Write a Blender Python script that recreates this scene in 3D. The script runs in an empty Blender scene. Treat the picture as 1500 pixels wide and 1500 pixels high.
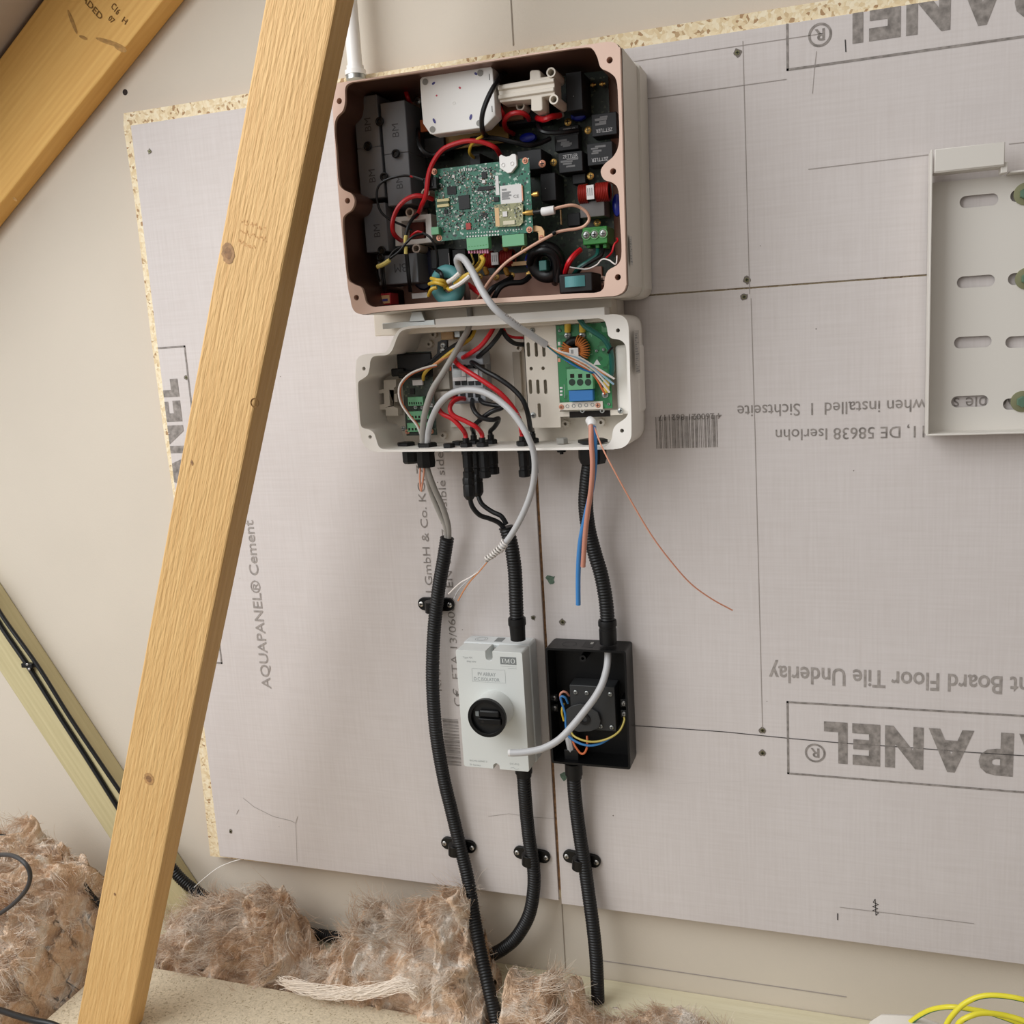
import bpy, bmesh, math, random
from mathutils import Vector, Matrix, noise as mnoise
from mathutils.geometry import tessellate_polygon
random.seed(7)
C = bpy.context.scene.collection
S = bpy.context.scene
# ------------------------------------------------------------------ camera
CAM_D, ZC, F = 1.2954, 0.99, 1420.0
RX = Vector((0.94840721, 0.31135936, -0.05982572))
RY = Vector((-0.00148602, -0.18432469, -0.98286428))
RZ = Vector((-0.31705136, 0.93224447, -0.17435218))
CO = Vector((0, -CAM_D, ZC))
cd = bpy.data.cameras.new('camera'); cam = bpy.data.objects.new('camera', cd); C.objects.link(cam)
cam.matrix_world = Matrix(((RX.x, -RY.x, -RZ.x, CO.x), (RX.y, -RY.y, -RZ.y, CO.y), (RX.z, -RY.z, -RZ.z, CO.z), (0, 0, 0, 1)))
cd.sensor_width = 36; cd.lens = 36 * F / 1500; cd.clip_start = .02
S.camera = cam
# ------------------------------------------------------------------ light
W = bpy.data.worlds.new('world'); S.world = W; W.use_nodes = True
# daylight reaches the loft from the open left, behind the camera; the right and the floor stay dim
_n = W.node_tree; _bg = _n.nodes['Background']; _g = _n.nodes.new('ShaderNodeTexCoord'); _d = _n.nodes.new('ShaderNodeVectorMath'); _d.operation = 'DOT_PRODUCT'
_d.inputs[1].default_value = Vector((-.45, -.55, .70)).normalized(); _n.links.new(_g.outputs['Generated'], _d.inputs[0])
_r = _n.nodes.new('ShaderNodeValToRGB'); _r.color_ramp.interpolation = 'EASE'; _r.color_ramp.elements[0].position = .05; _r.color_ramp.elements[1].position = .85
_r.color_ramp.elements[0].color = (.12, .095, .075, 1); _r.color_ramp.elements[1].color = (.86, .835, .80, 1)
_n.links.new(_d.outputs['Value'], _r.inputs['Fac']); _n.links.new(_r.outputs['Color'], _bg.inputs[0]); _bg.inputs[1].default_value = .72
def area(name, loc, target, sx, sy, power, col):
    l = bpy.data.lights.new(name, 'AREA'); l.shape = 'RECTANGLE'; l.size = sx; l.size_y = sy; l.energy = power; l.color = col
    o = bpy.data.objects.new(name, l); C.objects.link(o); o.location = loc
    o.rotation_euler = (Vector(target) - Vector(loc)).to_track_quat('-Z', 'Y').to_euler(); return o
area('skylight', (-1.75, -1.35, 2.0), (-.45, 0, .9), 2.0, 2.0, 50, (.95, .975, 1.0))
vs = S.view_settings; vs.view_transform = 'Standard'; vs.look = 'None'; vs.gamma = 1; vs.use_curve_mapping = False; vs.exposure = 0.17

# ------------------------------------------------------------------ helpers
def P(px, py, y):                      # point of the plane Y=y seen at this place of the photograph
    v = RX * ((px - 750) / F) + RY * ((py - 750) / F) + RZ
    return CO + v * ((y + CAM_D) / v.y)
def lin(c):
    return tuple(((x / 255) / 12.92 if x / 255 <= .04045 else ((x / 255 + .055) / 1.055) ** 2.4) for x in c[:3]) + (1,)
MATS = {}
def mat(name, col, rough=.5, metal=0, var=0, vscale=30, bump=0, bscale=200, spec=.5, col2=None):
    if name in MATS: return MATS[name]
    m = bpy.data.materials.new(name); m.use_nodes = True; nt = m.node_tree; b = nt.nodes['Principled BSDF']
    b.inputs['Roughness'].default_value = rough; b.inputs['Metallic'].default_value = metal
    b.inputs['Specular IOR Level'].default_value = spec
    b.inputs['Base Color'].default_value = lin(col)
    tc = nt.nodes.new('ShaderNodeTexCoord')
    if var or col2:
        n = nt.nodes.new('ShaderNodeTexNoise'); n.inputs['Scale'].default_value = vscale; n.inputs['Detail'].default_value = 5
        nt.links.new(tc.outputs['Object'], n.inputs['Vector'])
        r = nt.nodes.new('ShaderNodeValToRGB'); r.color_ramp.elements[0].position = .3; r.color_ramp.elements[1].position = .7
        c2 = col2 or tuple(max(0, x * (1 - var)) for x in col)
        r.color_ramp.elements[0].color = lin(c2); r.color_ramp.elements[1].color = lin(col)
        nt.links.new(n.outputs['Fac'], r.inputs['Fac']); nt.links.new(r.outputs['Color'], b.inputs['Base Color'])
    if bump:
        n2 = nt.nodes.new('ShaderNodeTexNoise'); n2.inputs['Scale'].default_value = bscale; n2.inputs['Detail'].default_value = 4
        nt.links.new(tc.outputs['Object'], n2.inputs['Vector'])
        bp = nt.nodes.new('ShaderNodeBump'); bp.inputs['Strength'].default_value = bump; bp.inputs['Distance'].default_value = .002
        nt.links.new(n2.outputs['Fac'], bp.inputs['Height']); nt.links.new(bp.outputs['Normal'], b.inputs['Normal'])
    MATS[name] = m; return m
def nodes(m):
    nt = m.node_tree; return nt, nt.nodes['Principled BSDF'], (lambda t: nt.nodes.new(t)), nt.links.new

def wood(name, light, dark, rough_sawn=.6, freq=1.0):
    m = mat(name, light, .62); nt, b, N, L = nodes(m)
    tc = N('ShaderNodeTexCoord'); mp = N('ShaderNodeMapping'); mp.inputs['Scale'].default_value = (1, 1, .045)
    L(tc.outputs['Object'], mp.inputs['Vector'])
    n0 = N('ShaderNodeTexNoise'); n0.inputs['Scale'].default_value = 9; n0.inputs['Detail'].default_value = 3; L(mp.outputs['Vector'], n0.inputs['Vector'])
    wv = N('ShaderNodeTexWave'); wv.wave_type = 'BANDS'; wv.bands_direction = 'X'; wv.inputs['Scale'].default_value = 55 * freq
    wv.inputs['Distortion'].default_value = 5; wv.inputs['Detail'].default_value = 3; wv.inputs['Detail Scale'].default_value = .6
    L(mp.outputs['Vector'], wv.inputs['Vector'])
    n1 = N('ShaderNodeTexNoise'); n1.inputs['Scale'].default_value = 160; n1.inputs['Detail'].default_value = 6; L(mp.outputs['Vector'], n1.inputs['Vector'])
    a = N('ShaderNodeMath'); a.operation = 'MULTIPLY_ADD'; a.inputs[1].default_value = .12; L(wv.outputs['Fac'], a.inputs[0])
    a2 = N('ShaderNodeMath'); a2.operation = 'MULTIPLY'; a2.inputs[1].default_value = .62; L(n1.outputs['Fac'], a2.inputs[0]); L(a2.outputs[0], a.inputs[2])
    a3 = N('ShaderNodeMath'); a3.operation = 'MULTIPLY_ADD'; a3.inputs[1].default_value = .45; L(n0.outputs['Fac'], a3.inputs[0]); L(a.outputs[0], a3.inputs[2])
    r = N('ShaderNodeValToRGB'); e = r.color_ramp.elements; e[0].position = .30; e[1].position = .85; e[0].color = lin(dark); e[1].color = lin(light)
    L(a3.outputs[0], r.inputs['Fac']); L(r.outputs['Color'], b.inputs['Base Color'])
    mp2 = N('ShaderNodeMapping'); mp2.inputs['Scale'].default_value = (1, 1, .13); L(tc.outputs['Object'], mp2.inputs['Vector'])
    n2 = N('ShaderNodeTexNoise'); n2.inputs['Scale'].default_value = 260; n2.inputs['Detail'].default_value = 3; L(mp2.outputs['Vector'], n2.inputs['Vector'])
    bp = N('ShaderNodeBump'); bp.inputs['Strength'].default_value = rough_sawn; bp.inputs['Distance'].default_value = .0025
    L(n2.outputs['Fac'], bp.inputs['Height']); L(bp.outputs['Normal'], b.inputs['Normal'])
    return m

class MB:
    def __init__(s): s.v = []; s.f = []; s.mi = []
    def add(s, vs, fs, mi=0):
        k = len(s.v); s.v += [Vector(v) for v in vs]; s.f += [tuple(i + k for i in f) for f in fs]; s.mi += [mi] * len(fs); return s
    def hexa(s, a, b, mi=0):           # a = four front corners (counter-clockwise from the front), b = same at the back
        return s.add(list(a) + list(b), [(0, 1, 2, 3), (7, 6, 5, 4), (0, 4, 5, 1), (1, 5, 6, 2), (2, 6, 7, 3), (3, 7, 4, 0)], mi)
    def box(s, x0, x1, y0, y1, z0, z1, mi=0):
        return s.hexa([(x0, y0, z0), (x1, y0, z0), (x1, y0, z1), (x0, y0, z1)], [(x0, y1, z0), (x1, y1, z0), (x1, y1, z1), (x0, y1, z1)], mi)
    def bpx(s, tl, br, yf, yb, mi=0):
        a, b = P(*tl, yf), P(*br, yf); return s.box(a.x, b.x, yf, yb, b.z, a.z, mi)
    def tube(s, pts, r, n=10, mi=0, caps=True, rf=None, mifun=None):
        pts = [Vector(p) for p in pts]; N = len(pts); T = []
        for i in range(N):
            t = pts[min(i + 1, N - 1)] - pts[max(i - 1, 0)]; T.append(t.normalized() if t.length > 1e-9 else Vector((0, 0, 1)))
        u = T[0].cross(Vector((0, 1, 0)));  u = u if u.length > .05 else T[0].cross(Vector((1, 0, 0))); u.normalize()
        k = len(s.v)
        for i in range(N):
            u = (u - T[i] * u.dot(T[i])).normalized(); w = T[i].cross(u); rr = rf(i) if rf else r
            for j in range(n):
                a = 2 * math.pi * j / n; s.v.append(pts[i] + (u * math.cos(a) + w * math.sin(a)) * rr)
        for i in range(N - 1):
            for j in range(n):
                s.f.append((k + i * n + j, k + i * n + (j + 1) % n, k + (i + 1) * n + (j + 1) % n, k + (i + 1) * n + j))
                s.mi.append(mifun(i, j) if mifun else mi)
        if caps:
            s.f += [tuple(k + j for j in range(n))[::-1], tuple(k + (N - 1) * n + j for j in range(n))]; s.mi += [mi, mi]
        return s
    def cyl(s, p0, p1, r0, r1=None, n=20, mi=0):
        r1 = r0 if r1 is None else r1; return s.tube([p0, p1], r0, n, mi, rf=lambda i: (r0, r1)[i])
    def lathe(s, p0, d, prof, n=20, mi=0):   # prof: (distance along d, radius)
        d = Vector(d).normalized(); return s.tube([Vector(p0) + d * a for a, _ in prof], 1, n, mi, rf=lambda i: prof[i][1]) 
    def torus(s, c, ax, R, r, n=28, m=10, mi=0, sy=1.0):
        ax = Vector(ax).normalized(); u = ax.orthogonal().normalized(); w = ax.cross(u); k = len(s.v); c = Vector(c)
        for i in range(n):
            a = 2 * math.pi * i / n; d = u * math.cos(a) + w * math.sin(a)
            for j in range(m):
                b = 2 * math.pi * j / m; s.v.append(c + d * (R + r * math.cos(b)) + ax * (r * sy * math.sin(b)))
        for i in range(n):
            for j in range(m):
                s.f.append((k + i * m + j, k + ((i + 1) % n) * m + j, k + ((i + 1) % n) * m + (j + 1) % m, k + i * m + (j + 1) % m)); s.mi.append(mi)
        return s
    def prism(s, outer, yf, yb, holes=(), mi=0, front=True, back=True, hole_depth=None, wallmi=None):   # outline in (x,z)
        loops = [outer] + list(holes); wm = mi if wallmi is None else wallmi
        L3 = [[Vector((p[0], p[1], 0)) for p in l] for l in loops]
        tris = tessellate_polygon(L3); flat = [p for l in loops for p in l]
        k = len(s.v); n = len(flat)
        s.v += [Vector((p[0], yf, p[1])) for p in flat] + [Vector((p[0], yb, p[1])) for p in flat]
        for t in tris:
            if front: s.f.append(tuple(k + i for i in t)); s.mi.append(mi)
            if back: s.f.append(tuple(k + n + i for i in t[::-1])); s.mi.append(mi)
        o = 0
        for l in loops:
            m = len(l)
            for i in range(m):
                a, b = o + i, o + (i + 1) % m; s.f.append((k + a, k + b, k + n + b, k + n + a)); s.mi.append(wm)
            o += m
        return s
    def text(s, txt, o, xd, zd, h, width=None, bold=0, mi=0, align='LEFT', nrm=Vector((0, -1, 0)), thick=0, ls=1.0):
        cu = bpy.data.curves.new('t', 'FONT'); cu.body = txt; cu.align_x = align; cu.offset = bold; cu.space_line = ls; cu.resolution_u = 3
        ob = bpy.data.objects.new('t', cu); C.objects.link(ob); bpy.context.view_layer.update(); me = ob.to_mesh()
        vs = [v.co.copy() for v in me.vertices]; fs = [tuple(p.vertices) for p in me.polygons]; ob.to_mesh_clear()
        bpy.data.objects.remove(ob); bpy.data.curves.remove(cu)
        if not vs: return s
        sc = h / .69; x0, x1 = min(v.x for v in vs), max(v.x for v in vs); sx = sc if width is None else width / (x1 - x0)
        off = 0 if (width is None) else x0
        return s.add([o + xd * ((v.x - off) * sx) + zd * (v.y * sc) for v in vs], fs, mi)
    def build(s, name, mats, parent=None, bevel=0, smooth=True, ang=38, frame=None, bseg=2):
        me = bpy.data.meshes.new(name)
        if frame is None:
            mn = Vector([min(v[i] for v in s.v) for i in range(3)]); mx = Vector([max(v[i] for v in s.v) for i in range(3)])
            frame = Matrix.Translation((mn + mx) / 2)
        inv = frame.inverted()
        me.from_pydata([inv @ v for v in s.v], [], s.f); me.validate(clean_customdata=False)
        bm = bmesh.new(); bm.from_mesh(me); bmesh.ops.recalc_face_normals(bm, faces=bm.faces); bm.to_mesh(me); bm.free()
        for m in (mats if isinstance(mats, (list, tuple)) else [mats]): me.materials.append(m)
        if len(s.mi) == len(me.polygons):
            for p, i in zip(me.polygons, s.mi): p.material_index = i
        if smooth:
            for p in me.polygons: p.use_smooth = True
            me.set_sharp_from_angle(angle=math.radians(ang))
        o = bpy.data.objects.new(name, me); C.objects.link(o); o.matrix_world = frame
        if parent is not None:
            bpy.context.view_layer.update(); o.parent = parent; o.matrix_parent_inverse = parent.matrix_world.inverted()
        if bevel:
            b = o.modifiers.new('bevel', 'BEVEL'); b.width = bevel; b.segments = bseg; b.limit_method = 'ANGLE'; b.angle_limit = math.radians(40)
        return o
def tag(o, label, cat, group=None, kind=None):
    if label: o['label'] = label
    if cat: o['category'] = cat
    if group: o['group'] = group
    if kind: o['kind'] = kind
    return o
def thing(name, label, cat, loc, group=None):
    o = bpy.data.objects.new(name, None); o.empty_display_size = .05; C.objects.link(o); o.location = loc
    bpy.context.view_layer.update(); return tag(o, label, cat, group)
def struct(o): o['kind'] = 'structure'; return o
def spline(pts, n=8):
    pts = [Vector(p) for p in pts]; out = []
    for i in range(len(pts) - 1):
        p0 = pts[i - 1] if i else pts[0] * 2 - pts[1]; p1 = pts[i]; p2 = pts[i + 1]; p3 = pts[i + 2] if i + 2 < len(pts) else p2 * 2 - p1
        for k in range(n):
            t = k / n; out.append(.5 * ((2 * p1) + (p2 - p0) * t + (2 * p0 - 5 * p1 + 4 * p2 - p3) * t * t + (3 * p1 - p0 - 3 * p2 + p3) * t ** 3))
    return out + [pts[-1]]
def path(pp, n=8): return spline([P(*p) for p in pp], n)     # pp: (px, py, y)
def resample(pts, step):
    out = [pts[0]]; acc = 0
    for a, b in zip(pts, pts[1:]):
        L = (b - a).length
        while acc + L >= step:
            t = (step - acc) / L; a = a.lerp(b, t); out.append(a); L = (b - a).length; acc = 0
        acc += L
    return out
def closed(pts, n=5):
    N = len(pts); out = []; pts = [Vector((p[0], p[1])) for p in pts]
    for i in range(N):
        p0, p1, p2, p3 = pts[i - 1], pts[i], pts[(i + 1) % N], pts[(i + 2) % N]
        for k in range(n):
            t = k / n; out.append(.5 * ((2 * p1) + (p2 - p0) * t + (2 * p0 - 5 * p1 + 4 * p2 - p3) * t * t + (3 * p1 - p0 - 3 * p2 + p3) * t ** 3))
    return [(p.x, p.y) for p in out]
def xz(pp, y): return [(q.x, q.z) for q in (P(a, b, y) for a, b in pp)]
def circ(c, r, n=14): return [(c[0] + r * math.cos(2 * math.pi * i / n), c[1] + r * math.sin(2 * math.pi * i / n)) for i in range(n)]
def rrect(x0, x1, z0, z1, r, n=5):
    out = []
    for cx, cz, a0 in ((x1 - r, z1 - r, 0), (x0 + r, z1 - r, 90), (x0 + r, z0 + r, 180), (x1 - r, z0 + r, 270)):
        for i in range(n + 1):
            a = math.radians(a0 + 90 * i / n); out.append((cx + r * math.cos(a), cz + r * math.sin(a)))
    return out
def screw(pos, r, m, parent, name='screw', d=(0, -1, 0), h=.002):
    d = Vector(d); b = MB(); p = Vector(pos)
    b.lathe(p, d, [(0, r), (h * .5, r), (h, r * .65)], 12)
    b.box(p.x - r * .6, p.x + r * .6, p.y - h * 1.05, p.y - h * .9, p.z - r * .12, p.z + r * .12, 1)
    b.box(p.x - r * .12, p.x + r * .12, p.y - h * 1.05, p.y - h * .9, p.z - r * .6, p.z + r * .6, 1)
    return b.build(name, [m, M_black], parent)

# ------------------------------------------------------------------ materials
M_black = mat('black plastic', (15, 15, 16), .45, spec=.35)
M_blackgloss = mat('black box plastic', (12, 12, 13), .36, spec=.3)
M_conduit = mat('conduit black', (15, 15, 17), .42, spec=.4)
M_wall = mat('plasterboard', (212, 202, 187), .9, var=.025, vscale=4, bump=.12, bscale=350)
M_seam = mat('wall seam', (150, 139, 126), .9)
M_dark = mat('deep gap', (28, 22, 18), .9)
M_ceil = mat('roof lining', (190, 180, 172), .9, var=.06, vscale=5)
M_post = wood('sawn spruce', (224, 186, 126), (196, 150, 90), .75)
M_rafter = wood('honey pine', (246, 200, 116), (226, 170, 88), .18, .6)
M_plank = wood('treated pine', (206, 194, 152), (180, 168, 126), .2, .5)
M_plate = wood('pale plate', (226, 219, 192), (208, 199, 168), .2, .5)
M_knot = mat('knot', (178, 136, 92), .7, var=.25, vscale=160)
M_stamp = mat('stamp ink', (120, 84, 34), .8)
M_faint = mat('faint stamp ink', (196, 146, 92), .8)
M_ink = mat('print ink', (112, 106, 101), .85, col2=(164, 156, 150), vscale=120)
M_inklight = mat('light print ink', (140, 133, 128), .85, col2=(172, 164, 158), vscale=140)
M_pencil = mat('pencil', (160, 152, 146), .8)
M_pendark = mat('dark pencil', (70, 66, 64), .8)
M_white = mat('white plastic', (242, 240, 236), .38)
M_cream = mat('cream plastic', (226, 217, 203), .42)
M_pink = mat('pink cast metal', (222, 190, 172), .5, var=.04, vscale=20)
M_case = mat('case side', (214, 208, 198), .5)
M_shell = mat('lower shell', (244, 240, 233), .42)
M_capgrey = mat('capacitor grey', (112, 115, 120), .5)
M_relay = mat('relay', (38, 39, 41), .5, spec=.3)
M_relayink = mat('relay ink', (190, 190, 190), .7)
M_red = mat('red wire', (196, 24, 34), .35)
M_blackw = mat('black wire', (20, 21, 23), .38, spec=.4)
M_yel = mat('yellow wire', (214, 178, 62), .4)
M_yelpale = mat('pale yellow sleeve', (226, 208, 118), .5)
M_greyc = mat('grey cable', (187, 187, 188), .42)
M_greyc2 = mat('dark grey cable', (160, 156, 150), .45)
M_copper = mat('copper', (222, 156, 128), .35, .25)
M_salmon = mat('antenna pink', (219, 174, 150), .4)
M_brown = mat('brown core', (196, 136, 116), .45)
M_blue = mat('blue core', (62, 128, 190), .4)
M_bluedisc = mat('blue disc', (22, 40, 165), .3)
M_gold = mat('gold', (205, 165, 92), .3, .8)
M_steel = mat('steel', (196, 194, 190), .28, .9)
M_zinc = mat('zinc', (175, 178, 176), .35, .85)
M_olive = mat('passivated bolt', (150, 150, 118), .35, .7)
M_gconn = mat('green connector', (108, 172, 128), .45)
M_gterm = mat('green terminal', (56, 140, 62), .45)
M_teal = mat('teal core', (78, 140, 142), .5)
M_tealdk = mat('dark teal', (44, 98, 92), .5)
M_tan = mat('tan', (222, 182, 132), .5)
M_orange = mat('orange core', (212, 110, 62), .5)
M_darkcu = mat('enamel red', (150, 38, 30), .35, .2)
M_cu2 = mat('enamel orange', (200, 120, 60), .35, .3)
M_label = mat('white label', (226, 224, 222), .6)
M_labelgrey = mat('grey print', (150, 150, 150), .7)
M_greyplug = mat('grey plug', (150, 148, 142), .6)
M_brk = mat('bracket paint', (214, 209, 201), .45)
M_termgrey = mat('terminal grey', (150, 154, 160), .45)
M_caulk = mat('isolator white', (214, 217, 214), .4)
M_iso2 = mat('isolator base', (212, 216, 216), .4)
M_isoink = mat('isolator ink', (158, 162, 162), .6)
M_isobadge = mat('badge grey', (120, 124, 124), .5)
M_bluecap = mat('blue capacitor', (50, 118, 186), .35)
M_purple = mat('violet ink', (76, 74, 140), .6)
M_redink = mat('red ink', (200, 70, 90), .6)
M_hole = mat('hole', (40, 26, 20), .8)
M_pinkw = mat('pink ferrule', (222, 140, 170), .4)
M_whitew = mat('white wire', (232, 226, 220), .4)
M_orangew = mat('orange wire', (222, 150, 100), .4)
M_cyanw = mat('pale blue wire', (150, 185, 205), .4)
M_greenw = mat('dark green wire', (24, 92, 82), .4)
M_earthg = mat('earth green', (34, 120, 52), .4)
M_earthy = mat('earth yellow', (226, 214, 52), .4)
M_rubgreen = mat('green foam', (108, 132, 114), .9, var=.3, vscale=300)

def pcb(name, base, dark, light, scale):
    m = mat(name, base, .4); nt, b, N, L = nodes(m); tc = N('ShaderNodeTexCoord')
    v = N('ShaderNodeTexVoronoi'); v.inputs['Scale'].default_value = scale; v.distance = 'CHEBYCHEV'; L(tc.outputs['Object'], v.inputs['Vector'])
    r = N('ShaderNodeValToRGB'); r.color_ramp.interpolation = 'CONSTANT'; e = r.color_ramp.elements
    e[0].color = lin(base); e[0].position = 0; e[1].position = .52; e[1].color = lin(tuple(x * .8 for x in base))
    for pos, c in ((.68, base), (.8, light), (.86, dark), (.93, base)):
        q = e.new(pos); q.color = lin(c)
    sp = N('ShaderNodeSeparateColor'); L(v.outputs['Color'], sp.inputs[0]); L(sp.outputs[0], r.inputs['Fac']); L(r.outputs['Color'], b.inputs['Base Color'])
    return m
M_pcb = pcb('control pcb', (34, 112, 88), (26, 44, 40), (176, 196, 184), 420)
M_pcbdark = pcb('power pcb', (34, 50, 36), (18, 22, 18), (84, 92, 70), 330)
M_pcbgreen = pcb('lower pcb', (48, 130, 78), (36, 108, 64), (110, 170, 130), 160)
M_pcbmod = pcb('radio pcb', (150, 150, 110), (70, 80, 60), (220, 214, 180), 500)

# cement board: fine woven fleece
def board_mat():
    m = mat('cement board', (206, 199, 194), .92); nt, b, N, L = nodes(m); tc = N('ShaderNodeTexCoord')
    def st(sc, s):
        mp = N('ShaderNodeMapping'); mp.inputs['Scale'].default_value = sc; L(tc.outputs['Object'], mp.inputs['Vector'])
        n = N('ShaderNodeTexNoise'); n.inputs['Scale'].default_value = s; n.inputs['Detail'].default_value = 4; L(mp.outputs['Vector'], n.inputs['Vector']); return n.outputs['Fac']
    h, v, big = st((.04, 1, 1), 330), st((1, 1, .04), 330), st((1, 1, 1), 5)
    a = N('ShaderNodeMath'); a.operation = 'ADD'; L(h, a.inputs[0]); L(v, a.inputs[1])
    a2 = N('ShaderNodeMath'); a2.operation = 'ADD'; L(a.outputs[0], a2.inputs[0]); L(big, a2.inputs[1])
    r = N('ShaderNodeValToRGB'); e = r.color_ramp.elements; e[0].position = 1.15 / 3; e[1].position = 1.85 / 3; e[0].color = lin((204, 196, 192)); e[1].color = lin((213, 206, 203))
    dv = N('ShaderNodeMath'); dv.operation = 'DIVIDE'; dv.inputs[1].default_value = 3; L(a2.outputs[0], dv.inputs[0]); L(dv.outputs[0], r.inputs['Fac'])
    sp = N('ShaderNodeTexVoronoi'); sp.inputs['Scale'].default_value = 45; L(tc.outputs['Object'], sp.inputs['Vector'])
    sr = N('ShaderNodeMath'); sr.operation = 'LESS_THAN'; sr.inputs[1].default_value = .045; L(sp.outputs['Distance'], sr.inputs[0])
    sc = N('ShaderNodeSeparateColor'); L(sp.outputs['Color'], sc.inputs[0])
    gt = N('ShaderNodeMath'); gt.operation = 'GREATER_THAN'; gt.inputs[1].default_value = .975; L(sc.outputs[0], gt.inputs[0])
    mu = N('ShaderNodeMath'); mu.operation = 'MULTIPLY'; L(sr.outputs[0], mu.inputs[0]); L(gt.outputs[0], mu.inputs[1])
    mx = N('ShaderNodeMix'); mx.data_type = 'RGBA'; L(mu.outputs[0], mx.inputs['Factor']); L(r.outputs['Color'], mx.inputs['A']); mx.inputs['B'].default_value = lin((110, 100, 92))
    L(mx.outputs['Result'], b.inputs['Base Color'])
    bp = N('ShaderNodeBump'); bp.inputs['Strength'].default_value = .18; bp.inputs['Distance'].default_value = .0006; L(a.outputs[0], bp.inputs['Height']); L(bp.outputs['Normal'], b.inputs['Normal'])
    return m
M_board = board_mat()
def osb_mat(name, cols, scale):
    m = mat(name, cols[0], .8); nt, b, N, L = nodes(m); tc = N('ShaderNodeTexCoord')
    n = N('ShaderNodeTexNoise'); n.inputs['Scale'].default_value = 60; L(tc.outputs['Object'], n.inputs['Vector'])
    ad = N('ShaderNodeMix'); ad.data_type = 'VECTOR'; ad.inputs['Factor'].default_value = .012; L(tc.outputs['Object'], ad.inputs['A']); L(n.outputs['Color'], ad.inputs['B'])
    v = N('ShaderNodeTexVoronoi'); v.inputs['Scale'].default_value = scale; L(ad.outputs['Result'], v.inputs['Vector'])
    sp = N('ShaderNodeSeparateColor'); L(v.outputs['Color'], sp.inputs[0])
    r = N('ShaderNodeValToRGB'); e = r.color_ramp.elements; e[0].color = lin(cols[0]); e[1].color = lin(cols[2]); e[1].position = .9
    q = e.new(.5); q.color = lin(cols[1]); q = e.new(.97); q.color = lin(cols[3]); L(sp.outputs[0], r.inputs['Fac']); L(r.outputs['Color'], b.inputs['Base Color'])
    bp = N('ShaderNodeBump'); bp.inputs['Strength'].default_value = .6; bp.inputs['Distance'].default_value = .002; L(sp.outputs[1], bp.inputs['Height']); L(bp.outputs['Normal'], b.inputs['Normal'])
    return m
M_osb = osb_mat('strand board', [(242, 229, 200), (234, 216, 180), (220, 197, 156), (172, 138, 100)], 250)
M_osb2 = osb_mat('strand board edge', [(226, 184, 126), (206, 158, 98), (190, 140, 84), (104, 62, 34)], 130)
M_chip = osb_mat('chipboard', [(222, 208, 182), (212, 198, 172), (200, 186, 160), (176, 160, 132)], 420)

# ------------------------------------------------------------------ the setting
WY = .024
b = MB().box(-2.6, 1.6, WY + .0006, WY + .1, -.25, 2.2); wall = struct(b.build('wall_back', M_wall, smooth=False))
for px0, py0, px1, py1 in ((748, 0, 757, 66), (823, 1325, 826, 1421)):
    a, c = P(px0, py0, WY), P(px1, py1, WY); MB().box(a.x - .0007, a.x + .0007, WY - .0002, WY + .001, c.z, a.z + (.4 if py0 == 0 else 0)).build('board_seam', M_seam, wall)
a = P(183, 135, WY); MB().cyl((a.x, WY + .0002, a.z), (a.x, WY + .001, a.z), .0045).build('drill_hole', M_hole, wall)
a, c = P(880, 1407, WY), P(1240, 1466, WY); MB().box(a.x, c.x, WY - .0002, WY + .001, a.z - .0006, a.z + .0006).build('pencil_line', M_pencil, wall)
struct(MB().box(-2.6, 1.6, -1.2, WY, -.27, -.25).build('floor', M_ceil, smooth=False))
# roof slope over the gable rafter
s0, s1 = P(4, 82, -.006), P(65, 0, -.006); d = (s1 - s0).normalized(); n = Vector((-d.z, 0, d.x))
A, B = s0 - d * .9 + n * .004, s1 + d * 1.3 + n * .004
MB().hexa([Vector((A.x, -.3, A.z)), Vector((B.x, -.3, B.z)), Vector((B.x, -.3, B.z)) + n * .02, Vector((A.x, -.3, A.z)) + n * .02],
          [Vector((A.x, WY, A.z)), Vector((B.x, WY, B.z)), Vector((B.x, WY, B.z)) + n * .02, Vector((A.x, WY, A.z)) + n * .02]).build('ceiling_left', M_ceil, smooth=False)['kind'] = 'structure'
# timber plate along the foot of the wall and the joist that carries the deck
struct(MB().box(-1.7, 1.4, -.055, WY, -.07, .003).build('trim_1', M_plate, bevel=.002, frame=Matrix.Translation((-.2, -.02, -.03)) @ Matrix.Rotation(math.pi / 2, 4, 'Y')))
DKY = -.118
struct(MB().box(-1.12, -.2, DKY - .07, DKY - .03, -.25, -.022).build('trim_2', M_plank, bevel=.002))

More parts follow.
